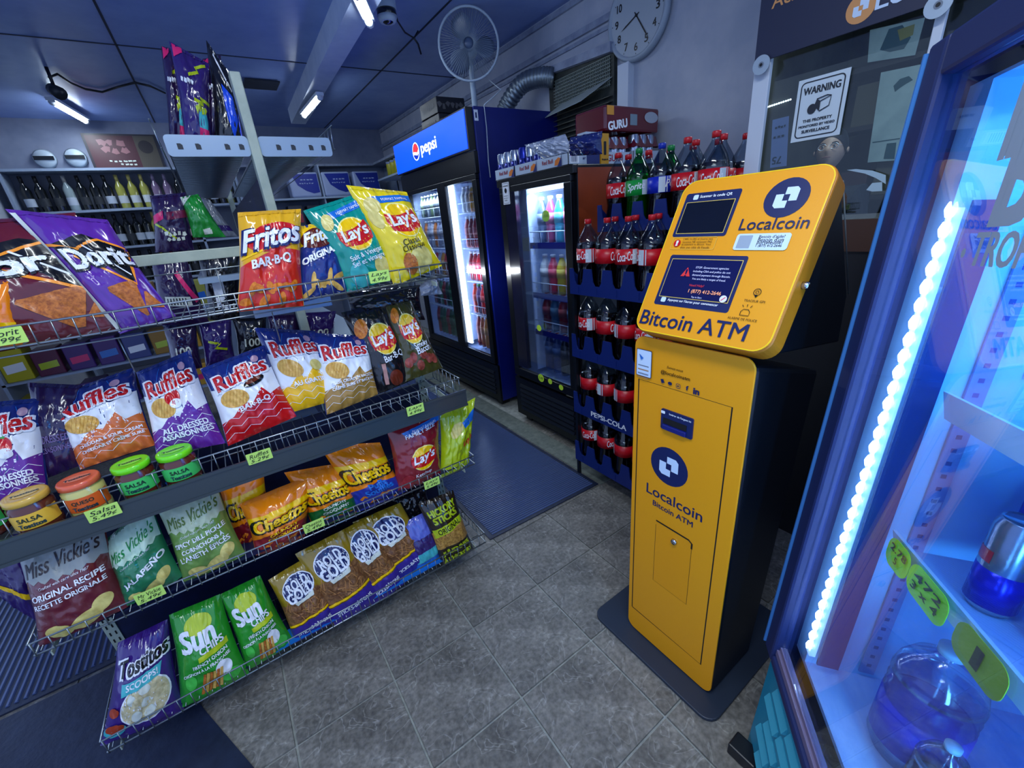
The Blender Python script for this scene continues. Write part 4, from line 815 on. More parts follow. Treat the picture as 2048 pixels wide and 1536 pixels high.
for x, y in ((RX + .01, RY0 + .01), (RX + .01, RY1 - .01), (RX + .33, RY0 + .01), (RX + .33, RY1 - .01)):
    MB().box(rl((x - .008, y - .008, 0)), rl((x + .008, y + .008, 1.04 if x < RX + .1 else 1.31))).build('corner_post', kblk, rk)
MB().box(rl((RX + .335, RY0, .05)), rl((RX + .345, RY1, 1.3))).build('back_sheet', kblk, rk)
MB().box(rl((RX + .02, RY0 + .02, 1.05)), rl((RX + .26, RY1 - .02, 1.06))).build('shelf_sheet', tray, rk)
ordn = ['first', 'second', 'third', 'fourth', 'fifth']
tiern = ['bottom', 'second', 'third', 'fourth']
random.seed(5)
for li, (z, tx) in enumerate(levels):
    for i in range(5):
        y = RY1 - .06 - i * .117
        place_bottle(cola, (RX + .062, y, z + .013), random.choice([-1.9, -1.5, -1.1, -.2, .3, 1.2, 1.5, 2.2]), 'red labelled cola bottle, %s from left in the %s tray from the floor' % (ordn[i], tiern[li]), 'cola bottles in the tray rack')
for i in range(4):
    place_bottle(cola, (RX + .175, RY1 - .12 - i * .117, 1.048), random.uniform(-1, 1), 'cola bottle in the back row of the fourth tray, %s from left' % ordn[i], 'cola bottles in the tray rack')
seq = [cola, lime, blue, cola, cola]
nmx = ['red labelled cola bottle at the left of the raised top tray', 'green lemon lime bottle on the raised top tray', 'blue labelled cola bottle on the raised top tray', 'red labelled cola bottle right of the blue one', 'red labelled cola bottle at the right of the raised top tray front row']
for i in range(5):
    place_bottle(seq[i], (RX + .26, RY1 - .06 - i * .117, 1.313), (.55, .25, -.25, .45, .2)[i], nmx[i], 'bottles on the raised top tray')
for i in range(5):
    place_bottle((cola, cola, lime, cola, cola)[i], (RX + .375, RY1 - .02 - i * .117, 1.313), .3 * i, '%s bottle, %s in the middle row of the raised top tray' % ('green lemon lime' if i == 2 else 'red capped cola', ordn[i]), 'bottles on the raised top tray')
for i in range(5):
    place_bottle(cola, (RX + .49, RY1 - .05 - i * .117, 1.313), .3 * i, 'red capped cola bottle, %s in the rear row of the raised top tray' % ordn[i], 'bottles on the raised top tray')

# ================================================================== fridges
fblk = M('fridge_black', (8, 11, 18), .28, bump=.01); fblu = M('fridge_blue', (8, 26, 122), .35, col2=(6, 22, 104), nscale=2); inw = M('fridge_interior', (170, 190, 225), .5)
gl1 = glassm('door_glass', (238, 245, 255), .04, .5, .01); fwire = M('shelf_white_wire', (210, 225, 245), .4)
led = M('led_bar', (255, 255, 255), emit=(214, 232, 255), es=9)
def small_bottle(col, cap, h=.22, r=.031, lab=None):
    k_ = 'sb%s%s%s' % (col, cap, lab)
    if k_ in TXT: return TXT[k_]
    S = h / .318
    lq = M('drink_%d%d%d' % col, col, .12, coat=.5); cm = M('cap_%d%d%d' % cap, cap, .35)
    pr = [(.001, 0), (r * .9, .004), (r, .03 * S), (r * .92, .12 * S), (r, .14 * S), (r, .21 * S), (r * .8, .24 * S), (r * .42, .28 * S), (r * .4, .296 * S)]
    d = {'liquid': MB().lathe(pr, 12).mesh('drink', lq), 'cap': MB().lathe([(r * .46, .292 * S), (r * .46, .316 * S), (.001, .318 * S)], 10).mesh('cap', cm), 'label': MB().lathe([(r * 1.02, .135 * S), (r * 1.02, .205 * S)], 12).mesh('label', M('lab_%d%d%d' % (lab or col), lab or col, .4))}
    TXT[k_] = d; return d
def fridge(name, label, x0, y0, y1, ztop, kick, doors, gz0, gz1, depth=.72, side=None, sign=None):
    t = empty(name, (x0, (y0 + y1) / 2, 0), label, 'fridge')
    oy = (y0 + y1) / 2
    def l_(p): return (p[0] - x0, p[1] - oy, p[2])
    s_ = side or fblk
    MB().box(l_((x0 + .03, y0, .05)), l_((x0 + depth, y0 + .03, ztop))).build('side_panel', s_, t, .004)
    MB().box(l_((x0 + .03, y1 - .03, .05)), l_((x0 + depth, y1, ztop))).build('side_panel', fblk if side is None else side, t, .004)
    MB().box(l_((x0 + depth - .03, y0 + .03, .05)), l_((x0 + depth, y1 - .03, ztop))).build('back_panel', inw, t)
    MB().box(l_((x0 + .03, y0 + .03, ztop - .03)), l_((x0 + depth - .03, y1 - .03, ztop))).build('top_panel', s_, t)
    MB().box(l_((x0 + .03, y0 + .03, kick)), l_((x0 + depth - .03, y1 - .03, kick + .02))).build('interior_floor', inw, t)
    MB().box(l_((x0 + .05, y0 + .031, kick)), l_((x0 + depth - .03, y0 + .036, gz1))).build('interior_side', inw, t)
    MB().box(l_((x0 + .05, y1 - .036, kick)), l_((x0 + depth - .03, y1 - .031, gz1))).build('interior_side', inw, t)
    gr = MB().box(l_((x0 + .012, y0, .05)), l_((x0 + .03, y1, kick - .02))).build('kick_panel', fblk, t)
    for i in range(int((kick - .14) / .035)):
        z = .10 + i * .035
        MB().hexa([l_(p) for p in ((x0 + .002, y0 + .06, z), (x0 + .012, y0 + .06, z), (x0 + .012, y1 - .06, z), (x0 + .002, y1 - .06, z), (x0 + .008, y0 + .06, z + .02), (x0 + .012, y0 + .06, z + .02), (x0 + .012, y1 - .06, z + .02), (x0 + .008, y1 - .06, z + .02))]).build('louver', M('louver_black', (26, 32, 42), .35), gr)
    MB().box(l_((x0, y0, gz1)), l_((x0 + .03, y1, (sign[0] - .005) if sign else ztop))).build('header', fblk, t, .003)
    if not sign: pass
    for yy in (y0 + .08, y1 - .08): MB().box(l_((x0 + .05, yy - .03, 0)), l_((x0 + .12, yy + .03, .05))).build('foot', fblk, t)
    for dy0, dy1 in doors:
        fw = .055
        d = MB().box(l_((x0, dy0, gz0 - fw)), l_((x0 + .03, dy1, gz0))).box(l_((x0, dy0, gz1 - fw * .6)), l_((x0 + .03, dy1, gz1))).box(l_((x0, dy0, gz0)), l_((x0 + .03, dy0 + fw, gz1 - fw * .6))).box(l_((x0, dy1 - fw, gz0)), l_((x0 + .03, dy1, gz1 - fw * .6))).build('door', fblk, t, .003)
        MB().box(l_((x0 + .012, dy0 + fw, gz0)), l_((x0 + .016, dy1 - fw, gz1 - fw * .6))).build('door_glass', gl1, d)
    return t, l_
def wshelf(t, l_, x0, x1, y0, y1, z, tagcol=None, strip_=None):
    b = MB()
    n = int((y1 - y0) / .03)
    for i in range(n + 1):
        y = y0 + (y1 - y0) * i / n; b.tube([l_((x0, y, z)), l_((x1, y, z))], .0015, 4)
    s_ = b.build('wire_shelf', fwire, t)
    MB().tube([l_((x0, y0, z)), l_((x0, y1, z))], .004, 6).build('front_rod', fwire, s_)
    MB().tube([l_((x0, y0, z + .07)), l_((x0, y1, z + .07))], .003, 6).build('guard_rod', fwire, s_)
    b = MB()
    for i in range(6): y = y0 + (y1 - y0) * (i + .5) / 6; b.tube([l_((x0, y, z)), l_((x0, y, z + .07))], .002, 4)
    b.build('guard_posts', fwire, s_)
    if strip_: MB().box(l_((x0 - .006, y0, z - .025)), l_((x0 - .003, y1, z + .01))).build('label_strip', strip_, s_)
    return s_
# fridge 1, two doors
F1 = (1.555, 2.586, 3.88)
f1, l1 = fridge('display_fridge', 'tall two-door drink fridge with blue lit header and blue side', F1[0], F1[1], F1[2], 2.065, .37, [(2.60, 3.115), (3.115, 3.80)], .42, 1.69, .74, fblu, (1.825, 2.06))
sg = MB().box(l1((1.535, 2.60, 1.825)), l1((1.585, 3.875, 2.062))).build('header_frame', fblk, f1)
sgm = M('lit_blue_sign', (6, 60, 230), .3, emit=(0, 70, 255), es=1.15)
nt = sgm.node_tree; tcn = nt.nodes.new('ShaderNodeTexCoord'); 
MB().box(l1((1.531, 2.615, 1.835)), l1((1.535, 3.865, 2.052))).build('sign_face', sgm, sg)
LW = M('lit_white', (255, 255, 255), .3, emit=(235, 242, 255), es=1.6); LR = M('lit_red', (220, 30, 40), .3, emit=(230, 40, 50), es=1.1); LDB = M('lit_darkblue', (10, 40, 160), .3, emit=(6, 40, 170), es=.8)
pc = (0, 0)
decals('sign_lettering', [E(-.175, 0, .062, .062, LW), P([(-.175 + .055 * math.cos(t), .055 * math.sin(t)) for t in [math.radians(a) for a in range(10, 181, 10)]] + [(-.20, .0), (-.15, -.01)], LR), P([(-.175 + .055 * math.cos(t), .055 * math.sin(t)) for t in [math.radians(a) for a in range(200, 351, 10)]] + [(-.15, -.03), (-.20, -.02)], LDB), T('pepsi', .06, -.008, .27, LW, .02, h=.095)], plane(l1((1.531, 3.24, 1.943)), (0, -1, 0), (0, 0, 1)), sg)
MB().box(l1((1.552, 3.05, .44)), l1((1.572, 3.18, 1.67))).build('door_mullion', fblk, f1)
MB().box(l1((1.588, 3.00, .45)), l1((1.60, 3.085, 1.66))).build('led_bar', led, f1)
MB().box(l1((1.60, 3.12, .44)), l1((2.2, 3.13, 1.68))).build('divider', inw, f1)
decals('side_sticker', [P(rr(.03, .06, .002), WHT), P(rr(.012, .03, .001), NAVY)], plane(l1((1.60, 2.5858, 2.015)), (1, 0, 0), (0, 0, 1)), f1)
for i, (cc) in enumerate(((30,), )): pass
lz = [.40, .70, .96, 1.21, 1.46]
colsR = [[(240, 150, 40), (200, 90, 40), (150, 20, 30)], [(220, 40, 40), (90, 40, 110), (230, 60, 40)], [(190, 30, 40), (160, 40, 50), (120, 20, 30)], [(150, 30, 50), (120, 30, 50), (170, 60, 70)], [(236, 140, 30), (210, 210, 220), (180, 190, 200)]]
capsR = [(240, 240, 240), (230, 60, 40), (220, 225, 235), (220, 225, 235), (240, 240, 240)]
shn = ['bottom', 'fourth', 'middle', 'second', 'top']
for li, z in enumerate(lz):
    if li: wshelf(f1, l1, 1.62, 2.2, 2.63, 3.0, z); wshelf(f1, l1, 1.62, 2.2, 3.16, 3.83, z)
    hh = .24 if li else .25
    hh = (.27, .235, .225, .225, .18)[li]
    for i in range(6):
        c = colsR[li][i % 3]
        place_bottle(small_bottle(c, capsR[li] if li != 1 else ((230, 60, 40), (30, 140, 60), (230, 80, 40))[i % 3], hh, .029, tuple(min(255, int(v * .7 + 60)) for v in c)), l1((1.665, 2.66 + i * .062, z + .004)) if 0 else (1.665, 2.66 + i * .062, z + .022 if li == 0 else z + .004), 0, '%s-shelf soda bottle behind the bright right door of the blue fridge, %s from right' % (shn[li], (ordn + ['sixth'])[i]), 'bottles behind the right door of the blue fridge', name='chilled_bottle')
    for i in range(9):
        c = [[(20, 110, 60), (20, 90, 50), (170, 30, 40)], [(30, 120, 60), (20, 60, 40), (160, 30, 40)], [(200, 60, 60), (210, 150, 60), (160, 170, 190)], [(170, 180, 200), (140, 150, 180), (200, 120, 60)], [(60, 70, 80), (50, 60, 70), (80, 100, 70)]][li][i % 3]
        place_bottle(small_bottle(c, (210, 220, 235), hh, .029, tuple(min(255, int(v * .7 + 50)) for v in c)), (1.665, 3.20 + i * .066, z + .022 if li == 0 else z + .004), 0, '%s-shelf soda bottle behind the dim left door of the blue fridge, %s from right' % (shn[li], (ordn + ['sixth', 'seventh', 'eighth', 'ninth'])[i]), 'bottles behind the left door of the blue fridge', name='chilled_bottle')
l_a = area('fridge_lamp', (1.60, 2.95, 1.05), .02, 8, (.85, .92, 1.0), (0, PI / 2, 0), 1.1); l_a.rotation_euler = (0, -PI / 2, -.5)
l_a = area('fridge_lamp', (1.60, 3.5, 1.62), .05, 4, (.8, .9, 1.0), (0, -.7, 0), .5)
# fridge 2, single door
F2 = (1.545, 1.66, 2.34)
orgside = M('fridge_orange', (150, 60, 22), .45, col2=(130, 50, 20), nscale=3)
f2, l2 = fridge('display_fridge', 'black single-door drink fridge with an orange and grey side', F2[0], F2[1], F2[2], 1.615, .36, [(1.68, 2.32)], .42, 1.575, .74, fblk)
decals('side_graphic', [P([(.03, .06), (.70, .06), (.70, 1.60), (.03, 1.60)], orgside), P([(.03, .06), (.70, .06), (.70, 1.45), (.50, 1.40), (.30, 1.30), (.12, 1.20), (.03, 1.15)], M('side_grey', (58, 66, 72), .45))], plane(l2((1.545, 1.6595, 0)), (1, 0, 0), (0, 0, 1)), f2, .0012)
MB().box(l2((1.62, 1.74, 1.525)), l2((1.64, 2.13, 1.56))).build('led_bar', led, f2)
area('fridge_lamp', (1.63, 1.93, 1.52), .03, 4.5, (.75, .88, 1.0), (0, -.5, 0), .38)
MB().box(l2((1.62, 2.145, .42)), l2((2.2, 2.155, 1.56))).build('interior_wall', inw, f2)
MB().box(l2((1.546, 2.16, .44)), l2((1.575, 2.30, 1.55))).build('door_graphic', M('dark_purple_glass', (14, 14, 40), .15, coat=.5), f2)
strp = M('fridge_strip', (16, 28, 140), .35)
lz2 = [.40, .70, .94, 1.24]
spec2 = [[(20, 60, 130), (30, 70, 140), (20, 30, 50), (30, 30, 60), (20, 40, 60)], [(110, 16, 30), (30, 80, 120), (120, 20, 30), (30, 80, 130), (100, 20, 30)], [(190, 200, 210), (210, 60, 90), (220, 200, 60), (214, 90, 110), (200, 60, 80)], [(90, 110, 150), (160, 70, 120), (60, 160, 190), (220, 70, 120), (20, 150, 140)]]
cap2 = [(236, 90, 50), (230, 90, 50), (225, 230, 240), (225, 230, 240)]
for li, z in enumerate(lz2):
    if li: wshelf(f2, l2, 1.62, 2.2, 1.72, 2.135, z, strip_=strp)
    hh = (.27, .24, .235, .255)[li]
    for i in range(5):
        place_bottle(small_bottle(spec2[li][i], cap2[li], hh, .034, tuple(min(255, int(v * .8 + 40)) for v in spec2[li][i])), (1.675, 1.76 + (4 - i) * .078, z + (.022 if li == 0 else .004)), 0, '%s drink bottle, %s shelf of the single-door fridge, %s from left' % ('sports' if li < 2 else 'flavoured', ['bottom', 'third', 'second', 'top'][li], ordn[i]), 'bottles in the black single-door fridge', name='chilled_bottle')
lg = M('sticker_lime', (200, 240, 60), .5)
def flat_tag(px, py, x, r, label, lines=()):
    p = at(px, py, x=x); t = empty('price_tag', p, label, 'price tag')
    MB().prism(ell(0, 0, r, r * .9), (.0006, 0, 0), (0, 0, 0), (0, 1, 0), (0, 0, 1)).build('card', lg, t)
    if lines: decals('lettering', [T(s, 0, -.0 - i * .016, r * 1.3, ink, 0) for i, s in enumerate(lines)], plane((-.0002, 0, 0), (0, -1, 0), (0, 0, 1)), t)
flat_tag(1091, 432, 1.608, .034, 'round lime price tag on the top shelf of the single-door fridge', ['2/5.00'])
flat_tag(1078, 656, 1.54, .022, 'lime price sticker between the lower shelves of the single-door fridge')
flat_tag(1082, 756, 1.54, .030, 'larger lime sticker at the bottom left of the single-door fridge', ['3.49'])
flat_tag(1100, 763, 1.54, .020, 'small lime sticker at the bottom middle of the single-door fridge')
flat_tag(1122, 775, 1.54, .020, 'small lime sticker at the bottom right of the single-door fridge')
wp = at(1012, 387, x=1.54)
t = empty('warning_card', wp, 'small white surveillance card hung on the corner of the single-door fridge', 'sign')
MB().prism(rr(.07, .12, .004), (.002, 0, 0), (0, 0, 0), (0, 1, 0), (0, 0, 1)).build('card', WHT, t)
decals('lettering', [L(rr(.058, .108, .004) + [(.029, .05)], .002, BLK), T('WARNING', 0, .04, .05, BLK, .04), E(0, .015, .012, .014, BLK), T('THIS PROPERTY', 0, -.014, .045, BLK, .03), T('MONITORED BY', 0, -.026, .045, BLK, .03), T('VIDEO', 0, -.038, .03, BLK, .03)], plane((-.0003, 0, 0), (0, -1, 0), (0, 0, 1)), t)
# ------------------------------------------------------------------ trays and packs on top of fridge 2
cardw = M('tray_card', (176, 190, 206), .5); silv = M('can_silver', (170, 180, 195), .22, metal=.9); canb = M('can_blue', (20, 40, 150), .25, metal=.6)
def can_mesh(body, r=.029, h=.135):
    return MB().lathe([(.001, 0), (r * .8, 0), (r, .01), (r, h - .012), (r * .86, h - .002), (r * .86, h), (r * .8, h - .004), (.001, h - .004)], 16).mesh('can_body', body)
canA, canB, canBand = can_mesh(silv), can_mesh(canb), MB().lathe([(.0294, .03), (.0294, .08)], 14).mesh('band', M('band_blue', (16, 30, 120), .3, metal=.5))
ZT = 1.615
def carton(y0, y1, x0, x1, label, word=True, h_=.055):
    c = ((x0 + x1) / 2, (y0 + y1) / 2, ZT); t = empty('drink_tray', c, label, 'carton')
    def q_(p): return (p[0] - c[0], p[1] - c[1], p[2] - ZT)
    MB().box(q_((x0, y0, ZT)), q_((x1, y1, ZT + .003))).build('tray_floor', cardw, t)
    for a, b_ in (((x0, y0, ZT), (x0 + .003, y1, ZT + h_)), ((x1 - .003, y0, ZT), (x1, y1, ZT + h_)), ((x0, y0, ZT), (x1, y0 + .003, ZT + h_)), ((x0, y1 - .003, ZT), (x1, y1, ZT + h_))): MB().box(q_(a), q_(b_)).build('tray_wall', cardw, t)
    W_ = y1 - y0; OY = M('bull_orange', (220, 120, 40), .4); 
    if word:
        o = []
        for k_ in range(int(W_ / .2) or 1):
            cx = -W_ / 2 + .09 + k_ * .2
            o += [T('Red Bull', cx, h_ / 2 + .004, .085, M('bull_red', (140, 20, 50), .4), .03), P([(cx + .055, .008), (cx + .10, .01), (cx + .11, .034), (cx + .085, .042), (cx + .06, .03)], OY), P([(cx + .075, 0), (cx + .11, 0), (cx + .11, h_), (cx + .105, h_ * .7)], NAVY)]
        decals('lettering', o, plane(q_((x0 - .0004, c[1], ZT)), (0, -1, 0), (0, 0, 1)), t)
        decals('barcode', [P(rr(.06, .04, .002, .04 - (x1 - x0) / 2, h_ / 2), WHT), *[L([(.018 + i * .007 - (x1 - x0) / 2, .012), (.018 + i * .007 - (x1 - x0) / 2, .044)], .003, NAVY) for i in range(6)], *SCR_(.12 - (x1 - x0) / 2, h_ / 2, .05, NAVY, 4), P([(.18 - (x1 - x0) / 2, 0), ((x1 - x0) / 2, 0), ((x1 - x0) / 2, h_), (.19 - (x1 - x0) / 2, h_)], NAVY)], plane(q_((c[0], y0 - .0004, ZT)), (1, 0, 0), (0, 0, 1)), t)
    return t
carton(2.13, 2.33, 1.535, 1.72, 'short white energy drink tray at the left on top of the single-door fridge')
ctr = carton(1.68, 2.125, 1.535, 1.74, 'long white energy drink tray at the front on top of the single-door fridge')
def can(x, y, z, m_, label, band_=True, name='drink_can', group=None, rz=0):
    t = empty(name, (x, y, z), label, 'can', group)
    o = bpy.data.objects.new('can_body', m_); COL.objects.link(o); o.parent = t
    if band_: o = bpy.data.objects.new('band', canBand); COL.objects.link(o); o.parent = t
    return t
for i in range(3): can(1.575, 2.30 - i * .066, ZT + .004, canA, 'silver can, %s from the left on top of the single-door fridge' % ordn[i], group='cans in the trays')
for i in range(3): can(1.575, 2.085 - i * .066, ZT + .004, (canB, canA, canA)[i], '%s can, %s from the left in the long tray' % ('blue' if i == 0 else 'silver', ordn[i]), group='cans in the trays')
for i in range(5): can(1.64, 2.29 - i * .066, ZT + .004, canA, 'silver can, %s from left in the row behind the front trays' % ordn[i], group='cans in the trays')
tw1 = B('torn_film', 'crumpled clear plastic wrap on the long energy drink tray', [(1050, 290), (1130, 268), (1085, 318), (1158, 300)], 0, 0, 0, M('wrap', (150, 160, 180), .15, coat=.8), [], .03, plane_=(Vector((1.60, 0, 0)), Vector((-1, -.2, 0)).normalized()), seed=81, crumple=.018, cat='packaging')
tw2 = B('torn_film', 'dark blue torn shrink wrap beside the red multipack', [(1140, 275), (1205, 262), (1140, 312), (1205, 308)], 0, 0, 0, M('wrap_blue', (20, 30, 90), .2, coat=.8), [], .05, plane_=(Vector((1.62, 0, 0)), Vector((-1, -.3, 0)).normalized()), seed=82, crumple=.02, cat='packaging')
for o in (tw1, tw2):
    o.parent = ctr; o.location -= ctr.location
    for k_ in ('label', 'category'): del o[k_]
# shrink packs over the right side of fridge 2, standing on its top rear/side
def multipack(x0, x1, y0, y1, z0, h_, film_, label, words, rows=2, canm=canA, topfrac=.45, cardfrac=.42):
    c = ((x0 + x1) / 2, (y0 + y1) / 2, z0); t = empty('can_multipack', c, label, 'multipack')
    def q_(p): return (p[0] - c[0], p[1] - c[1], p[2] - z0)
    nx, ny = max(1, int((x1 - x0) / .06)), max(1, int((y1 - y0) / .06))
    for i in range(nx):
        for j in range(ny):
            if 0 < i < nx - 1 and 0 < j < ny - 1: continue
            o = bpy.data.objects.new('can', canm); COL.objects.link(o); o.parent = t; o.location = q_((x0 + .03 + i * .0605, y0 + .03 + j * .0605, z0 + .002)); o.scale = (1, 1, h_ * .95 / .135)
    b = MB(); b.sm = True
    nX, nY = 14, 14
    for j in range(nY + 1):
        for i in range(nX + 1):
            u, v = i / nX, j / nY; x, y = x0 - .003 + (x1 - x0 + .006) * u, y0 - .003 + (y1 - y0 + .006) * v
            e_ = min(u, 1 - u, v, 1 - v); dz = 0 if e_ > .09 else -h_ * topfrac * (1 - e_ / .09)
            b.v.append(q_((x, y, z0 + h_ + dz + noise.noise(Vector((x * 30, y * 30, 0))) * .008)))
    for j in range(nY):
        for i in range(nX): a_ = j * (nX + 1) + i; b.face([a_, a_ + 1, a_ + nX + 2, a_ + nX + 1])
    b.build('shrink_film', film_, t)
    hh = h_ * cardfrac
    for a, b2 in (((x0 - .002, y0 - .002, z0), (x0, y1 + .002, z0 + hh)), ((x0 - .002, y0 - .002, z0), (x1, y0, z0 + hh))): MB().box(q_(a), q_(b2)).build('card_band', cardw, t)
    if words: decals('lettering', [T(words, -.02, hh / 2, (x1 - x0) * .6, M('bull_red', (140, 20, 50), .4), .03), P([((x1 - x0) / 2 - .05, 0), ((x1 - x0) / 2, 0), ((x1 - x0) / 2, hh)], NAVY)], plane(q_(((x0 + x1) / 2, y0 - .0024, z0)), (1, 0, 0), (0, 0, 1)), t)
    return t
redf = M('shrink_red', (96, 10, 26), .22, coat=.6)
multipack(1.99, 2.20, 1.665, 1.90, ZT, .145, redf, 'silver energy can multipack with a white card band below the red pack', 'Red Bull')
MB().box((0, 0, 0), (.001, .001, .001))
gp = multipack(1.78, 1.97, 1.675, 1.86, ZT, .13, redf, 'can multipack wrapped in dark red film left of the silver one', 'GURU')
t = empty('drink_carton', (2.08, 1.79, ZT + .15), 'red carton with white lettering lying on the multipacks', 'carton')
t.rotation_euler = (0, .0, .0)
MB().box((-.29, -.11, 0), (.13, .11, .115)).build('carton_body', redf, t, .012)
decals('lettering', [T('GURU', -.20, .03, .14, WHT, .06, .15), P(rr(.055, .05, .002, -.08, .055), M('label_grey', (120, 140, 150), .4)), P([(-.28, .07), (-.23, .07), (-.23, .11), (-.28, .11)], M('yellow_patch', (210, 140, 30), .4)), E(.06, .07, .055, .026, M('wrap_silver', (170, 176, 184), .3))], plane((0, -.1105, 0), (1, 0, 0), (0, 0, 1)), t, .001)
t = empty('yellow_carton', (1.77, 1.672, ZT), 'narrow yellow carton between the trays and the red film pack', 'carton')
MB().box((-.028, -.008, 0), (.028, .02, .135)).build('carton_body', M('carton_yellow', (196, 140, 20), .45), t)
decals('lettering', [P(rr(.018, .06, .004, 0, .07), BLK), *SCR_(0, .018, .044, BLK, 4)], plane((0, -.0085, 0), (1, 0, 0), (0, 0, 1)), t)
t = empty('energy_carton', (1.69, 1.68, ZT), 'silver and navy carton right of the energy drink tray', 'carton')
MB().box((-.045, -.012, 0), (.045, .05, .14)).build('carton_body', cardw, t)
decals('printed_panel', [P([(-.045, 0), (.045, 0), (.045, .065), (-.045, .065)], NAVY), *SCR_(0, .11, .05, NAVY, 3)], plane((0, -.0125, 0), (1, 0, 0), (0, 0, 1)), t)
# black boxes on fridge 1
for i, (y, z, dy) in enumerate(((3.40, 2.066, .32), (3.40, 2.176, .30))):
    t = empty('black_case', (1.80, y, z), ['black printed drink case on top of the blue fridge', 'black printed drink case stacked on the other on the blue fridge'][i], 'box')
    MB().box((-.12, -dy / 2, 0), (.12, dy / 2, .105)).build('case_body', M('case_black', (22, 24, 32), .4), t, .004)
    decals('printed_panel', SCR_(0, .05, .22, M('case_grey', (80, 80, 84), .5), 6), plane((-.1205, 0, 0), (0, -1, 0), (0, 0, 1)), t)
    decals('printed_panel', SCR_(0, .05, .22, M('case_grey', (80, 80, 84), .5), 6), plane((0, -dy / 2 - .0005, 0), (1, 0, 0), (0, 0, 1)), t)

# ================================================================== fan, clock, vent, wall things
fc = Vector((1.71, 2.765, 2.442)); fd = (CAM - fc); fd = Vector((fd.x, fd.y, fd.z * .35)).normalized()
ft = empty('pedestal_fan', (1.71, 2.765, 2.066), 'white caged fan on the blue fridge with grey blades', 'fan')
fz = fd; fx = fz.cross(Vector((0, 0, 1))).normalized(); fy = fx.cross(fz); 
FM = Matrix((fx, fy, fz)).transposed(); fo = fc - Vector((1.71, 2.765, 2.066))
def fpnt(x, y, z): return FM @ Vector((x, y, z)) + fo
cage = M('fan_white', (170, 184, 196), .4)
Rf = .188
MB().tube([fpnt(Rf * math.cos(a), Rf * math.sin(a), .0) for a in [2 * PI * i / 40 for i in range(40)]], .008, 6, True).build('guard_ring', cage, ft)
b = MB(); wires = M('fan_wire', (150, 166, 182), .4)
for i in range(72):
    a = 2 * PI * i / 72; pts = []
    for k_ in range(5):
        r_ = .03 + (Rf - .03) * k_ / 4; pts.append(fpnt(r_ * math.cos(a), r_ * math.sin(a), .05 * (1 - (r_ / Rf) ** 2)))
    b.tube(pts, .0014, 3)
b.build('front_guard', wires, ft)
b = MB()
for i in range(48):
    a = 2 * PI * i / 48; pts = []
    for k_ in range(4):
        r_ = .05 + (Rf - .05) * k_ / 3; pts.append(fpnt(r_ * math.cos(a), r_ * math.sin(a), -.07 * (1 - (r_ / Rf) ** 2)))
    b.tube(pts, .0009, 3)
b.build('rear_guard', wires, ft)
blade = M('fan_blade', (96, 110, 132), .3)
for i in range(3):
    a0 = 2 * PI * i / 3 + 1.2; b = MB(); b.sm = True; n_ = 7
    for j in range(n_):
        r_ = .03 + .132 * j / (n_ - 1); hw_ = .62 * math.sin(PI * (.16 + .72 * j / (n_ - 1)))
        for k_ in range(5):
            s_ = (k_ / 4 - .5) * 2; a = a0 + s_ * hw_; b.v.append(tuple(fpnt(r_ * math.cos(a), r_ * math.sin(a), -.01 + .028 * s_)))
    for j in range(n_ - 1):
        for k_ in range(4): q0 = j * 5 + k_; b.face([q0, q0 + 1, q0 + 6, q0 + 5])
    o = b.build('blade', blade, ft); so = o.modifiers.new('thickness', 'SOLIDIFY'); so.thickness = .002
MB().lathe([(.001, .045), (.028, .042), (.034, .03), (.034, -.02)], 20, fo, FM).build('hub', M('fan_hub', (76, 92, 120), .35), ft)
MB().lathe([(.05, -.05), (.06, -.08), (.055, -.14), (.001, -.16)], 20, fo, FM).build('motor', cage, ft)
MB().tube([fpnt(0, 0, -.11), fpnt(0, -.1, -.11), Vector((fpnt(0, 0, -.11).x, fpnt(0, 0, -.11).y, .02))], [.014, .018, .02], 10).build('pole', cage, ft)
MB().lathe([(.001, 0), (.09, 0), (.09, .012), (.03, .03), (.001, .03)], 20, (fpnt(0, 0, -.11).x, fpnt(0, 0, -.11).y, 0)).build('base', cage, ft)
t = empty('power_cord', (1.82, 2.8, 2.07), 'white cord hanging from the fan down the side of the blue fridge', 'cord')
pts = [at(978, 160, x=1.82), at(1002, 180, x=1.75), at(1018, 205, x=1.68)]
pts = [pts[0], pts[1], Vector((1.66, 2.575, 2.07)), Vector((1.66, 2.57, 1.95)), Vector((1.65, 2.57, 1.75)), Vector((1.65, 2.565, 1.66))]
MB().tube([p - t.location for p in pts], .003, 6).build('cable', cage, t)
# clock
cc = Vector((2.285, 1.893, 2.365)); ct = empty('wall_clock', cc, 'round white wall clock with black numerals above the vent', 'clock')
cpl = plane((-.022, 0, 0), (0, -1, 0), (0, 0, 1)); RC = .205
ax = Matrix.Rotation(-PI / 2, 3, 'Y')
MB().lathe([(.001, 0), (RC, 0), (RC, .02), (RC * .97, .032), (RC * .9, .034), (RC * .88, .022), (.001, .022)], 48, (0, 0, 0), ax).build('clock_case', M('clock_white', (160, 172, 184), .4), ct)
decals('dial', [E(0, 0, RC * .875, RC * .875, M('clock_dial', (172, 182, 190), .5))], cpl, ct, .0008)
o = []
tilt = 0
for i in range(1, 13):
    a = PI / 2 - i * PI / 6; o.append(T(str(i), RC * .68 * math.cos(a), RC * .68 * math.sin(a), .022 if i < 10 else .034, BLK, .03, h=.036)); o.append(L([(RC * .82 * math.cos(a), RC * .82 * math.sin(a)), (RC * .85 * math.cos(a), RC * .85 * math.sin(a))], .004, BLK))
decals('numerals', o, cpl, ct, .0014, .00005)
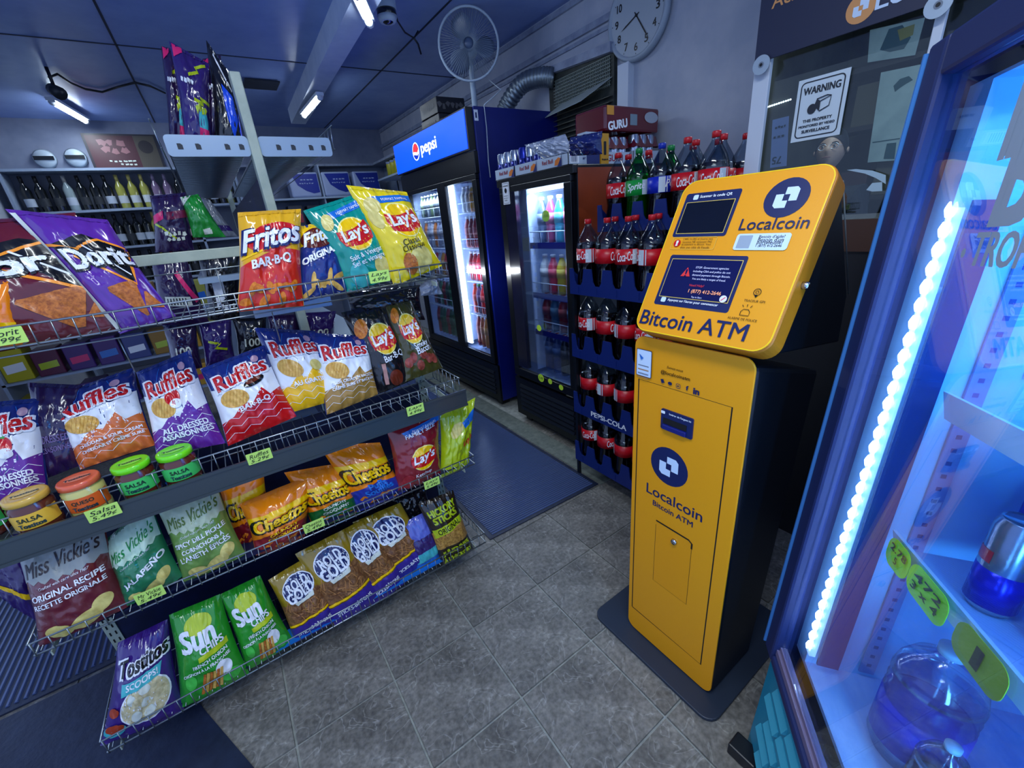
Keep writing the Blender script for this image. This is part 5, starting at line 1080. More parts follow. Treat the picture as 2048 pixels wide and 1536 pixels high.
def hand(nm, px, py, l, w):
    p = at(px, py, x=2.262) - cc; v = Vector((-p.y, p.z)).normalized(); n_ = Vector((-v.y, v.x)); a = [v * -.02 + n_ * w, v * l * .7 + n_ * w * 1.3, v * l, v * l * .7 - n_ * w * 1.3, v * -.02 - n_ * w]
    decals(nm, [P([tuple(q_) for q_ in a], BLK)], cpl, ct, .004)
hand('hour_hand', 1246, 61, .115, .003); hand('minute_hand', 1302, 84, .16, .003)
MB().lathe([(.001, .03), (.007, .03), (.007, .022)], 12, (0, 0, 0), ax).build('hand_cap', BLK, ct)
# vent opening with grille, flap and hose
vt = empty('window_vent', (2.28, 2.30, 2.0), 'grimy louvred vent panel on the wall below the clock', 'vent')
def vl(p): return (p[0] - 2.28, p[1] - 2.30, p[2] - 2.0)
grim = M('grime_metal', (60, 66, 60), .6, col2=(28, 32, 30), nscale=10); grl = M('grille_bars', (120, 130, 122), .5)
MB().box(vl((2.27, 2.06, 1.62)), vl((2.298, 2.66, 2.30))).build('vent_panel', grim, vt)
sh = MB().hexa([vl(p) for p in ((2.235, 2.06, 2.25), (2.27, 2.06, 2.25), (2.27, 2.62, 2.29), (2.235, 2.62, 2.29), (2.235, 2.06, 2.30), (2.27, 2.06, 2.30), (2.27, 2.62, 2.33), (2.235, 2.62, 2.33))]).build('frame_board', trimm, vt)
b = MB()
for i in range(36): y = 2.09 + i * .014; b.box(vl((2.262, y, 2.09)), vl((2.268, y + .004, 2.24)))
for i in range(9): z = 2.095 + i * .018; b.box(vl((2.258, 2.08, z)), vl((2.264, 2.60, z + .004)))
o = b.build('grille', grl, vt); o['kind'] = 'stuff'
for i in range(14):
    z = 1.64 + i * .03
    MB().hexa([vl(p) for p in ((2.235, 2.07, z), (2.268, 2.07, z + .006), (2.268, 2.64, z + .006), (2.235, 2.64, z), (2.235, 2.07, z + .003), (2.268, 2.07, z + .01), (2.268, 2.64, z + .01), (2.235, 2.64, z + .003))]).build('slat', M('slat_brown', (100, 102, 92), .55, col2=(70, 72, 66), nscale=14), vt)
b = MB(); b.sm = False
Q = [(2.262, 2.07, 2.13), (2.262, 2.55, 2.09), (2.16, 2.62, 2.02), (2.13, 2.2, 2.03)]
MB().hexa([vl(p) for p in Q] + [vl((p[0] + .002, p[1], p[2] + .004)) for p in Q]).build('flap', M('grey_flap', (150, 160, 158), .6), vt)
ht_ = empty('flexible_duct', (2.2, 2.8, 2.08), 'ribbed silver hose curving up to the vent', 'hose')
pts = []; rs = []
ctrl = [Vector((2.06, 2.93, 2.085)), Vector((2.08, 2.93, 2.16)), Vector((2.14, 2.80, 2.27)), Vector((2.20, 2.66, 2.28)), Vector((2.25, 2.58, 2.26))]
N_ = 96
for i in range(N_ + 1):
    s_ = i / N_ * (len(ctrl) - 1); k_ = min(int(s_), len(ctrl) - 2); f_ = s_ - k_
    p0_, p1_, p2_, p3_ = ctrl[max(k_ - 1, 0)], ctrl[k_], ctrl[k_ + 1], ctrl[min(k_ + 2, len(ctrl) - 1)]
    pts.append(.5 * ((2 * p1_) + (p2_ - p0_) * f_ + (2 * p0_ - 5 * p1_ + 4 * p2_ - p3_) * f_ ** 2 + (3 * p1_ - p0_ - 3 * p2_ + p3_) * f_ ** 3) - ht_.location); rs.append(.056 + (.006 if i % 4 < 2 else 0))
MB().tube(pts, rs, 18).build('hose', M('foil_hose', (130, 142, 150), .35, metal=.7), ht_)
# ceiling camera with hanging plug
cp = at(772, 18, z=2.58); t = empty('ceiling_camera', cp, 'white dome camera on the ceiling beside the soffit', 'camera')
MB().lathe([(.001, .06), (.06, .06), (.06, .0), (.05, -.01)], 20).build('mount', cage, t)
MB().lathe([(.055, 0), (.055, -.03), (.04, -.055), (.02, -.068), (.001, -.07)], 20).build('dome', M('dome_black', (10, 12, 16), .15, coat=.6), t)
MB().lathe([(.052, -.035), (.058, -.035), (.045, -.062), (.038, -.062)], 20).build('trim_ring', cage, t)
t2 = empty('cable_plug', cp, 'black cable and plug dangling right of the dome camera', 'cord')
MB().tube([Vector((.04, -.02, .04)), *[at(px_, py_, z=z_) - cp for px_, py_, z_ in ((795, 42, 2.56), (810, 65, 2.52), (828, 76, 2.50), (836, 62, 2.54))]], .005, 6).build('cable', kblk, t2)
MB().tube([at(px_, py_, z=z_) - cp for px_, py_, z_ in ((828, 76, 2.50), (836, 88, 2.48), (842, 108, 2.44))], .006, 6).build('plug', kblk, t2)
lp = at(112, 182, z=2.50); t = empty('hanging_camera', lp, 'dark camera hanging from the ceiling above the left tube light', 'camera')
MB().tube([(-.02, .04, .02), (.02, -.03, -.02)], [.036, .042], 12).build('camera_body', M('cam_grey', (34, 42, 50), .4), t)
MB().tube([(0, 0, .03), (0, 0, .14)], .01, 8).build('stem', kblk, t)
t = empty('ceiling_cable', at(200, 180, z=2.62), 'black cable sagging along the ceiling at the left', 'cord')
MB().tube([at(px_, py_, z=2.625) - t.location for px_, py_ in ((98, 155), (115, 148), (140, 165), (170, 178), (205, 184), (235, 174), (270, 165), (300, 172), (330, 186))], .008, 6).build('cable', kblk, t)
t = empty('ceiling_plate', at(520, 172, z=2.62), 'flat black plate hanging just under the ceiling behind the post', 'plate')
MB().box((-.12, -.13, 0), (.14, .10, .012)).build('plate', kblk, t)
# poster
t = empty('framed_poster', (-.42, 6.18, 2.36), 'dark framed red and brown poster above the wine shelves', 'poster')
MB().box((-.29, 0, -.165), (.29, .015, .165)).build('frame', M('frame_dark', (36, 34, 44), .4), t)
decals('printed_panel', [P([(-.27, -.15), (.10, -.15), (.10, .15), (-.27, .15)], M('poster_red', (74, 30, 40), .4)), P([(.10, -.15), (.27, -.15), (.27, .15), (.10, .15)], M('poster_olive', (80, 74, 62), .4)), E(.18, .05, .06, .06, M('poster_dark', (40, 34, 36), .4)), *SCR_(-.08, .08, .22, M('poster_pink', (150, 100, 104), .4), 3, .05), *SCR_(-.06, .02, .22, MC['poster_pink'], 3, .05), *SCR_(-.04, -.08, .22, CRM, 6, .014), *SCR_(.0, -.11, .14, CRM, 4, .014)], plane((0, -.0005, 0), (1, 0, 0), (0, 0, 1)), t)
for i, (px_, py_) in enumerate(((90, 318), (152, 316))):
    p = at(px_, py_, y=6.17); t = empty('wall_speaker', p, ['left round black and white fixture above the wine shelf', 'right round black and white fixture above the wine shelf'][i], 'fixture')
    MB().lathe([(.001, .03), (.07, .025), (.085, 0)], 20, (0, 0, 0), Matrix.Rotation(PI / 2, 3, 'X')).build('disc', cage, t)
    MB().box((-.07, -.04, -.012), (.07, -.02, .02)).build('dark_band', kblk, t)
# ------------------------------------------------------------------ wine shelves
wt = empty('wine_shelf', (-.7, 6.19, 0), 'white wall shelving filled with wine bottles at the back', 'shelving')
def wl(p): return (p[0] + .7, p[1] - 6.19, p[2])
wpm = M('shelf_white', (150, 166, 190), .5)
for z in (2.17, 1.805, 1.45, 1.09, .7): MB().box(wl((-1.33, 5.95, z)), wl((.42, 6.19, z + .022))).build('shelf_board', wpm, wt)
for x in (-1.35, -.02, .42): MB().box(wl((x, 5.95, .2)), wl((x + .022, 6.19, 2.19))).build('upright_board', wpm, wt)
MB().box(wl((-1.33, 6.18, .2)), wl((.42, 6.19, 2.17))).build('back_board', M('shelf_back', (96, 104, 122), .6), wt)
wl2 = MB()
wshape = [(.001, 0), (.037, 0), (.038, .01), (.038, .19), (.03, .215), (.014, .245), (.0135, .30), (.015, .302), (.015, .312), (.001, .312)]
def winem(col, lab, cap):
    k_ = 'wm%s%s' % (col, lab)
    if k_ not in TXT: TXT[k_] = (MB().lathe(wshape, 14).mesh('glass', M('wine_%d%d%d' % col, col, .1, coat=.6)), MB().lathe([(.0385, .05), (.0385, .12)], 12, arc=(-PI * .95, -.05 * PI)).mesh('label', M('wlab_%d%d%d' % lab, lab, .5)), MB().lathe([(.0145, .255), (.0155, .312), (.001, .3135)], 10).mesh('capsule', M('wcap_%d%d%d' % cap, cap, .4)))
    return TXT[k_]
dkw = (16, 20, 22); grw = (150, 150, 70); clr = (140, 156, 160)
kinds = {'d': (dkw, (40, 44, 50), (14, 14, 18), 'black'), 'w': (dkw, (176, 186, 200), (14, 14, 18), 'dark, white labelled'), 'y': (grw, (190, 196, 200), (170, 160, 90), 'yellow white-wine'), 'c': (clr, (186, 196, 210), (150, 150, 150), 'clear, white labelled'), 'r': ((60, 16, 26), (170, 150, 150), (120, 20, 30), 'red'), 'm': ((120, 100, 130), (160, 160, 180), (120, 110, 140), 'pale pink')}
ornum = ['first', 'second', 'third', 'fourth', 'fifth', 'sixth', 'seventh', 'eighth', 'ninth', 'tenth', 'eleventh', 'twelfth', 'thirteenth', 'fourteenth', 'fifteenth', 'sixteenth']
for z, seq_, nm_ in ((1.827, 'wddcddwyyymmd', 'top'), (1.472, 'wdddwdwwdwwyycdr', 'second'), (1.112, 'rdwdydrdwyrwdd', 'third')):
    n_ = len(seq_); x_ = -1.24; st = (1.16 / (n_ - 1))
    for i, ch in enumerate(seq_):
        ms = winem(*kinds[ch][:3])
        t = empty('wine_bottle', (x_ + i * st, 6.04, z), '%s wine bottle, %s from the left on the %s wine shelf' % (kinds[ch][3], ornum[i], nm_), 'bottle', 'wine bottles on the back shelves')
        for nm2, me_ in zip(('glass', 'label', 'capsule'), ms): o = bpy.data.objects.new(nm2, me_); COL.objects.link(o); o.parent = t
for i in range(5):
    ms = winem(*kinds['ydwdy'[i]][:3]); t = empty('wine_bottle', (.06 + i * .075, 6.04, 1.827), 'wine bottle, %s right of the white upright on the top wine shelf' % ornum[i], 'bottle', 'wine bottles on the back shelves')
    for nm2, me_ in zip(('glass', 'label', 'capsule'), ms): o = bpy.data.objects.new(nm2, me_); COL.objects.link(o); o.parent = t
# tissue packs and yellow cans on the right part of the back wall
bt = empty('back_shelf', (1.4, 6.19, 0), 'back wall shelving with tissue packs beside the blue fridge', 'shelving')
for z in (1.815, 1.50, 1.18, .8): MB().box((-.95, -.38, z), (.88, 0, z + .02)).build('shelf_board', wpm, bt)
for x_ in (-.95, -.077, .86): MB().box((x_, -.36, .2), (x_ + .016, 0, 2.18)).build('upright_board', wpm, bt)
pkw = M('pack_white', (150, 164, 200), .35, coat=.3); pkb = M('pack_blue', (20, 40, 140), .35)
for i in range(3):
    x_ = .98 + i * .37
    t = empty('tissue_pack', (x_ + .16, 5.9, 1.836), '%s blue and white tissue pack on the top back shelf' % ['left', 'middle', 'right'][i], 'pack', 'tissue packs on the back shelf')
    MB().box((-.165, -.08, 0), (.165, .12, .27)).build('pack_body', pkw, t, .02)
    decals('printed_panel', [P([(-.13, .25), (.15, .25), (.15, .05), (.08, .04), (0, .07), (-.08, .13)], pkb), *SCR_(.03, .19, .14, pkw, 4, .012), *SCR_(.02, .15, .16, pkw, 6, .01)], plane((0, -.0805, 0), (1, 0, 0), (0, 0, 1)), t, .001)
ycan = MB().lathe([(.001, 0), (.05, 0), (.05, .15), (.045, .165), (.045, .18), (.001, .18)], 14).mesh('can_body', M('yellow_tub', (180, 176, 40), .35)); ylid = MB().lathe([(.051, .15), (.051, .175), (.001, .182)], 14).mesh('lid', pkw)
for i in range(8):
    t = empty('yellow_tub', (2.14 - .0 * i, 5.6 - i * .13, 2.0), 'yellow tub with a white lid, %s from the corner on the side shelf' % ornum[i], 'tub', 'yellow tubs on the side shelf')
    for nm2, me_ in (('can_body', ycan), ('lid', ylid)): o = bpy.data.objects.new(nm2, me_); COL.objects.link(o); o.parent = t
t = empty('side_shelf', (2.29, 5.1, 0), 'white side shelf holding yellow tubs beside the blue fridge', 'shelving')
MB().box((-.28, -.9, 1.98), (0, .68, 2.0)).build('shelf_board', wpm, t); MB().box((-.28, -.9, 1.60), (0, .68, 1.62)).build('shelf_board', wpm, t)
for i in range(16):
    c = random.choice([(60, 66, 90), (40, 44, 60), (120, 116, 60), (90, 40, 60), (110, 120, 140), (30, 60, 50)])
    row = i // 8
    t = empty('grocery_pack', (.56 + (i % 8) * .21, 5.95, (1.521, 1.201)[row]), '%s coloured grocery pack on the %s back shelf' % (ornum[i % 8], ('second', 'third')[row]), 'pack', 'grocery packs on the back shelves')
    hh = random.uniform(.14, .24)
    MB().box((-.08, -.07, 0), (.08, .1, hh)).build('pack_body', M('gpack_%d%d%d' % c, c, .4), t, .006)
    decals('printed_panel', [P([(-.06, hh * .2), (.06, hh * .2), (.06, hh * .6), (-.06, hh * .7)], M('gpk2_%d' % (i % 4), [(150, 160, 180), (180, 176, 60), (160, 40, 60), (60, 120, 170)][i % 4], .4))], plane((0, -.0705, 0), (1, 0, 0), (0, 0, 1)), t, .001)
# shelves at the left wall with mixed packs, seen between the tiers
t = empty('low_shelf', (-.7, 4.35, 0), 'low white shelf of yellow and purple packs behind the chip rack', 'shelving')
for z in (.30, .62, .94): MB().box((-.72, -.15, z), (.62, .2, z + .015)).build('shelf_board', wpm, t)
for x_ in (-.72, .6): MB().box((x_, -.15, 0), (x_ + .018, .2, 1.0)).build('upright_board', wpm, t)
for i in range(24):
    row = i // 8
    c = [(190, 180, 30), (70, 30, 110), (200, 150, 40), (90, 24, 60), (60, 70, 130), (170, 166, 60), (70, 30, 110), (150, 110, 30)][(i * 3) % 8]
    hh = random.uniform(.16, .24)
    s_ = empty('grocery_pack', (-1.33 + (i % 8) * .165, 4.32, (.315, .635, .955)[row]), '%s pack from the left on the %s of the low shelf' % (ornum[i % 8], ('bottom', 'middle', 'top')[row]), 'pack', 'packs on the low shelf')
    MB().box((-.07, -.08, 0), (.07, .1, hh)).build('pack_body', M('lpack_%d%d%d' % c, c, .35), s_, .006)
    decals('printed_panel', [P([(-.05, hh * .25), (.05, hh * .3), (.05, hh * .55), (-.05, hh * .5)], (W2, LIM, M('print_pink', (220, 40, 110), .3), LBL)[i % 4])], plane((0, -.0805, 0), (1, 0, 0), (0, 0, 1)), s_, .001)
# ================================================================== booth
GX = 1.75
bt = empty('booth_counter', (GX, .2, 0), 'dark service counter under the glass booth window', 'counter')
MB().box((0, -1.4, 0), (.30, .73, 1.28)).build('counter_front', M('counter_dark', (16, 18, 24), .4), bt)
MB().box((-.012, -1.4, 1.20), (.32, .735, 1.30)).build('counter_band', M('counter_brown', (66, 40, 28), .5), bt)
SWH = M('swoosh', (170, 196, 210), .4)
swp = plane((-.013, 0, 0), (0, -1, 0), (0, 0, 1))
def glp(px_, py_):
    p = at(px_, py_, x=GX - .012); return (-(p.y - .2), p.z)
decals('swoosh_print', [P([glp(*q_) for q_ in ((1694, 340), (1712, 338), (1745, 341), (1772, 350), (1772, 368), (1752, 356), (1730, 347))], SWH), P([glp(*q_) for q_ in ((1733, 380), (1745, 366), (1765, 364), (1765, 382), (1745, 383))], SWH)], swp, bt, .001)
gt = empty('booth_glass', (GX, .4, 1.30), 'clear glass booth window with white posts', 'window')
MB().box((0, -1.6, 0), (.006, .51, 1.33)).build('glass_pane', glassm('booth_pane', (226, 238, 240), .03, .22, .01), gt)
def post(px0, px1, nm):
    a, b_ = at(px0, 240, x=GX - .005), at(px1, 240, x=GX - .005)
    MB().box((-.02, b_.y - .4, 0), (-.002, a.y - .4, 1.33)).build(nm, whitep, gt, .002)
post(1502, 1532, 'white_post')
a = at(1868, 60, x=GX - .005)
MB().box((-.02, a.y - .4 - .022, 0), (-.002, a.y - .4 + .0, 1.33)).build('white_post', whitep, gt, .002)
# hanging banner
n1, n2 = at(1510, 128, x=GX - .03), at(1905, 6, x=GX - .03)
st = empty('hanging_banner', (GX - .03, (n1.y + n2.y) / 2, n1.z), 'navy banner with orange words hung above the booth glass', 'sign')
wy = n1.y - n2.y
MB().box((-.004, -wy / 2 - .35, 0), (.004, wy / 2, .62)).build('banner_board', M('banner_navy', (32, 38, 66), .5), st)
OR2 = M('banner_orange', (214, 150, 90), .5)
def bp_(px_, py_): p = at(px_, py_, x=GX - .034); return (-(p.y - st.location.y), p.z - st.location.z)
q1 = bp_(1543, 22); q2 = bp_(1722, 16); q3 = bp_(1752, 10)
bo = [T('Acheter', q1[0] + .085, q1[1] + .022, .17, OR2, .01), T('Bitcoin', q1[0] + .31, q1[1] + .022, .15, OR2, .01)]
decals('lettering', bo + [T('Localcoin', q3[0] + .13, q3[1] + .012, .26, PALE, .015)], plane((-.0042, 0, 0), (0, -1, 0), (0, 0, 1)), st)
decals('logo', logo(q2[0], q2[1], .036, OR2, PALE), plane((-.0042, 0, 0), (0, -1, 0), (0, 0, 1)), st)
for i, (px_, py_) in enumerate(((1523, 130), (1877, 10))):
    p = at(px_, py_, x=GX - .045); t = empty('shiny_disc', p, ['silver disc at the lower left corner of the banner', 'silver disc at the right of the banner above the white post'][i], 'disc')
    MB().prism(ell(0, 0, .028, .028), (-.003, 0, 0), (0, 0, 0), (0, 1, 0), (0, 0, 1)).build('disc', M('disc_silver', (170, 186, 198), .35, metal=.3), t)
    decals('hub_mark', [E(0, 0, .009, .009, M('disc_grey', (120, 132, 146), .4)), E(0, 0, .005, .005, BLK)], plane((-.0032, 0, 0), (0, -1, 0), (0, 0, 1)), t)
# warning sign
q_ = [at(px_, py_, x=GX - .006) for px_, py_ in ((1598, 160), (1703, 137), (1679, 268), (1582, 287))]
c = sum(q_, Vector()) / 4; ws = empty('warning_sign', c, 'white video surveillance warning sign on the booth glass', 'sign')
wm, hm = .166, .212
wm = (abs(q_[0].y - q_[1].y) + abs(q_[3].y - q_[2].y)) / 2; hm = (q_[0].z - q_[3].z + q_[1].z - q_[2].z) / 2
MB().box((-.001, -wm / 2, -hm / 2), (.001, wm / 2, hm / 2)).build('sheet', M('sign_paper', (206, 220, 228), .5), ws)
DKB = M('sign_ink', (30, 38, 50), .5)
decals('lettering', [L(rr(wm * .84, hm * .88, .012) + [(wm * .42, hm * .38)], .0035, DKB), T('WARNING', 0, hm * .30, wm * .72, DKB, .05, h=hm * .11), T('THIS PROPERTY', 0, -hm * .18, wm * .58, DKB, .05), T('MONITORED BY VIDEO', 0, -hm * .265, wm * .72, DKB, .05), T('SURVEILLANCE', 0, -hm * .35, wm * .56, DKB, .05), E(-wm * .14, 0, wm * .09, wm * .1, DKB), P([(-wm * .1, hm * .04), (wm * .02, -hm * .06), (wm * .02, hm * .1), (-wm * .06, hm * .14)], DKB), L([(wm * .02, -hm * .06), (wm * .2, 0), (wm * .22, hm * .15), (wm * .02, hm * .1)], .003, DKB), L([(-wm * .06, hm * .14), (wm * .14, hm * .17), (wm * .22, hm * .15)], .003, DKB)], plane((-.0012, 0, 0), (0, -1, 0), (0, 0, 1)), ws)
# inside the booth: paper sheets, poster, glowing dots for an LED reflection, shelves
ppm = M('old_paper', (190, 204, 198), .6, col2=(168, 184, 180), nscale=5)
def sheet(x, pts, label, m_=ppm, name='paper_sheet', deco=()):
    P3 = [at(*p, x=x) for p in pts]; c = sum(P3, Vector()) / len(P3)
    t = empty(name, c, label, 'paper')
    MB().prism([(-(p.y - c.y), p.z - c.z) for p in P3], (.004, 0, 0), (0, 0, 0), (0, -1, 0), (0, 0, 1)).build('sheet', m_, t)
    if deco: decals('printed_panel', list(deco), plane((-.0005, 0, 0), (0, -1, 0), (0, 0, 1)), t)
    return t
DT = M('decor_teal', (40, 84, 90), .5)
def shp(x, pts, m_, P0): 
    P3 = [at(*p, x=x) for p in pts]; return P([(-(p.y - P0.y), p.z - P0.z) for p in P3], m_)
def cen(x, pts): P3 = [at(*p, x=x) for p in pts]; return sum(P3, Vector()) / len(P3)
q1_ = [(1762, 145), (1845, 128), (1800, 320), (1735, 325)]; c1_ = cen(3.88, q1_)
sheet(3.88, q1_, 'large pale paper sheet on the booth back wall', deco=[shp(3.88, [(1787, 172), (1800, 158), (1818, 152), (1826, 160), (1812, 168), (1800, 176), (1790, 184)], DT, c1_), shp(3.88, [(1774, 287), (1793, 285), (1789, 318), (1767, 318)], DT, c1_), shp(3.88, [(1745, 284), (1800, 276), (1800, 278), (1745, 286)], DT, c1_)])
q1_ = [(1740, 60), (1850, 35), (1830, 110), (1735, 125)]; c1_ = cen(3.88, q1_)
sheet(3.88, q1_, 'pale framed print with a green picture above the booth papers', deco=[shp(3.88, [(1760, 100), (1778, 58), (1805, 50), (1822, 75), (1808, 98), (1780, 104)], DT, c1_), shp(3.88, [(1795, 60), (1830, 48), (1826, 70), (1800, 82)], M('decor_ochre', (150, 140, 60), .5), c1_)])
q1_ = [(1545, 240), (1577, 232), (1572, 332), (1540, 336)]; c1_ = cen(1.762, q1_)
sheet(1.762, q1_, 'lilac price sheet left of the cashier', M('lilac_paper', (140, 140, 184), .6), deco=[T('75', 0, -.055, -.03, DKB, .03), *SCR_(0, .05, .04, DKB, 4), *SCR_(0, .02, .04, DKB, 3)])
LED_REFL = M('reflection_dots', (255, 255, 255), emit=(220, 236, 255), es=6)  # dots glow to imitate the reflection of an LED strip
t = empty('led_reflection', at(1555, 207, y=1.588), 'row of glowing dots imitating lights reflected in the booth', 'light')
for i in range(11):
    p = at(1535 + i * 4.6, 214 - i * 1.5, y=1.588) - t.location
    MB().lathe([(.001, -.005), (.005, -.003), (.005, .003), (.001, .005)], 8, p).build('glow_dot', LED_REFL, t)
t = empty('booth_shelf', (3.9, 1.0, 0), 'dark cluttered shelf behind the cashier', 'shelving')
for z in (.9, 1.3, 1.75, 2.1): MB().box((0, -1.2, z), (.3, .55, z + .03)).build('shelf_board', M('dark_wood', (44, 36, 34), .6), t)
t0 = t
for i in range(14):
    c_ = random.choice([(50, 44, 44), (70, 40, 40), (60, 70, 70), (40, 50, 60), (90, 80, 60)])
    t = empty('shop_carton', (3.98, .10 + (i % 7) * .20, (1.33, 1.78)[i // 7]), '%s dull carton on the %s booth shelf' % (ornum[i % 7], ('lower', 'upper')[i // 7]), 'box', 'cartons on the booth shelves')
    MB().box((-.05, -.08, 0), (.08, .08, random.uniform(.12, .26))).build('carton_body', M('bcart_%d%d%d' % c_, c_, .6), t, .004)
# cashier
cp = at(1664, 300, x=3.35); PT = empty('person', (cp.x, cp.y, 0), 'person with short dark hair and glasses in dark clothes behind the booth glass', 'person')
def build_person():
    H = cp.z                      # centre of the head
    me = bpy.data.meshes.new('body'); bm = bmesh.new()
    J = {'pelvis': (0, 0, H - .75, .15, .11), 'waist': (0, 0, H - .58, .14, .10), 'chest': (0, 0, H - .38, .17, .12), 'neckb': (0, 0, H - .21, .07, .06), 'neck': (-.005, 0, H - .13, .052, .052),
         'shl': (0, .17, H - .26, .07, .06), 'ell': (-.02, .24, H - .54, .045, .045), 'wrl': (-.22, .16, H - .58, .032, .028), 'hal': (-.29, .14, H - .57, .036, .02), 'shr': (0, -.17, H - .26, .07, .06), 'elr': (-.02, -.24, H - .54, .045, .045), 'wrr': (-.22, -.16, H - .58, .032, .028), 'har': (-.29, -.14, H - .57, .036, .02),
         'hl': (0, .09, H - .82, .09, .09), 'kl': (-.02, .10, H - 1.15, .065, .065), 'al': (.0, .10, .08, .045, .045), 'tl': (-.12, .11, .04, .04, .03), 'hr': (0, -.09, H - .82, .09, .09), 'kr': (-.02, -.10, H - 1.15, .065, .065), 'ar': (0, -.10, .08, .045, .045), 'tr': (-.12, -.11, .04, .04, .03)}
    E_ = [('pelvis', 'waist'), ('waist', 'chest'), ('chest', 'neckb'), ('neckb', 'neck'), ('chest', 'shl'), ('shl', 'ell'), ('ell', 'wrl'), ('wrl', 'hal'), ('chest', 'shr'), ('shr', 'elr'), ('elr', 'wrr'), ('wrr', 'har'), ('pelvis', 'hl'), ('hl', 'kl'), ('kl', 'al'), ('al', 'tl'), ('pelvis', 'hr'), ('hr', 'kr'), ('kr', 'ar'), ('ar', 'tr')]
    for s_, w_ in (('hal', .03), ('har', .03)):
        x, y, z, _, _ = J[s_]
        for k_ in range(4):
            J[s_ + str(k_)] = (x - .07 - .005 * (k_ in (1, 2)), y - .024 + .016 * k_, z - .012, .008, .008); E_.append((s_, s_ + str(k_)))
        J[s_ + 't'] = (x - .03, y + (.05 if s_ == 'har' else -.05), z, .009, .009); E_.append((s_, s_ + 't'))
    vs_ = {k_: bm.verts.new(v[:3]) for k_, v in J.items()}
    for a_, b_ in E_: bm.edges.new((vs_[a_], vs_[b_]))
    bm.to_mesh(me); names = list(J); bm.free()
    o = bpy.data.objects.new('body', me); COL.objects.link(o); o.parent = PT
    sk = o.modifiers.new('skin', 'SKIN'); 
    if not me.skin_vertices: me.attributes.new('skin', 'FLOAT', 'POINT')
    for i, k_ in enumerate(names):
        if me.skin_vertices:
            me.skin_vertices[0].data[i].radius = J[k_][3:5]; me.skin_vertices[0].data[i].use_root = (k_ == 'pelvis')
    o.modifiers.new('sub', 'SUBSURF').levels = 1; o.modifiers[-1].render_levels = 2
    me.materials.append(M('dark_cloth', (26, 26, 34), .8))
skin = M('skin', (190, 150, 128), .5)
def head(cz):
    b = MB(); b.sm = True; n1_, n2_ = 28, 36
    for i in range(n1_ + 1):
        th = PI * i / n1_
        for j in range(n2_):
            ph = 2 * PI * j / n2_; x, y, z = math.sin(th) * math.cos(ph), math.sin(th) * math.sin(ph), math.cos(th)
            w_ = .076 * (1 - .28 * max(0, -z) ** 1.5); d_ = .093; P_ = Vector((x * d_, y * w_, z * .118))
            f_ = max(0, -x)                       # face looks to -x
            def g_(cy, cz_, s_, a): return a * math.exp(-((y * .076 - cy) ** 2 + (z * .118 - cz_) ** 2) / s_ ** 2) * (f_ > .3)
            P_.x -= g_(0, -.018, .013, .022) + g_(0, .0, .010, .010) + g_(0, -.095, .02, .010) + g_(0, -.055, .018, .004) + g_(.04, -.02, .02, .004) + g_(-.04, -.02, .02, .004) + g_(0, .035, .04, .003)
            P_.x += g_(.03, .006, .014, .008) + g_(-.03, .006, .014, .008)
            b.v.append(tuple(P_))
    for i in range(n1_):
        for j in range(n2_): b.face([i * n2_ + j, i * n2_ + (j + 1) % n2_, (i + 1) * n2_ + (j + 1) % n2_, (i + 1) * n2_ + j])
    hd = b.build('head', skin, PT); hd.location = (-.01, 0, cz); hd.rotation_euler = (0, .12, .15)
    for s_ in (1, -1):
        MB().lathe([(.001, .0095), (.005, .008), (.0085, 0), (.001, 0)], 12, (-.083, s_ * .03, .006), Matrix.Rotation(-PI / 2, 3, 'Y')).build('eye', M('eye', (210, 205, 200), .2), hd)
        MB().lathe([(.001, .0125), (.0045, .0115), (.0045, .009)], 10, (-.083, s_ * .03, .006), Matrix.Rotation(-PI / 2, 3, 'Y')).build('iris', BLK, hd)
        MB().tube([(-.088, s_ * .016, .022), (-.088, s_ * .032, .027), (-.078, s_ * .047, .022)], .003, 6).build('eyebrow', M('hair', (26, 24, 26), .6), hd)
        MB().tube([(-.094 + .0, s_ * .03 + .021 * math.cos(a), .004 + .016 * math.sin(a)) for a in [2 * PI * i / 18 for i in range(18)]], .0019, 5, True).build('glasses_rim', M('rim', (200, 200, 205), .3, metal=.8), hd)
        MB().tube([(-.092, s_ * .051, .006), (-.02, s_ * .078, .012)], .0012, 5).build('glasses_arm', MC['rim'], hd)
        e_ = MB(); e_.lathe([(.001, 0), (.012, .004), (.016, .012), (.012, .016)], 12, (.0, s_ * .074, -.01), Matrix.Rotation(-s_ * PI / 2, 3, 'X')); e_.build('ear', skin, hd)
    MB().tube([(-.094, -.010, .006), (-.096, 0, .009), (-.094, .010, .006)], .0012, 5).build('glasses_bridge', MC['rim'], hd)
    MB().tube([(-.088, -.022, -.056), (-.094, 0, -.053), (-.088, .022, -.056)], [.002, .004, .002], 6).build('mouth', M('lips', (130, 80, 76), .5), hd)
    b = MB(); b.sm = True; n_ = 20
    for i in range(n_ + 1):
        th = PI * .56 * i / n_
        for j in range(32):
            ph = 2 * PI * j / 32; lim = 1 if math.cos(ph) > -.25 else .62 + .38 * max(0, (math.cos(ph) + 1) / .75)
            t_ = th * lim; x, y, z = math.sin(t_) * math.cos(ph), math.sin(t_) * math.sin(ph), math.cos(t_); k_ = 1.06 + .015 * noise.noise(Vector((x, y, z)) * 6)
            b.v.append((x * .095 * k_ + .003, y * .079 * k_, z * .12 * k_))
    for i in range(n_):
        for j in range(32): b.face([i * 32 + j, i * 32 + (j + 1) % 32, (i + 1) * 32 + (j + 1) % 32, (i + 1) * 32 + j])
    b.build('hair', MC['hair'], hd)
build_person(); head(cp.z)
area('booth_light', (2.7, .9, 2.5), .4, 9, (.75, .9, 1), sy=.6)

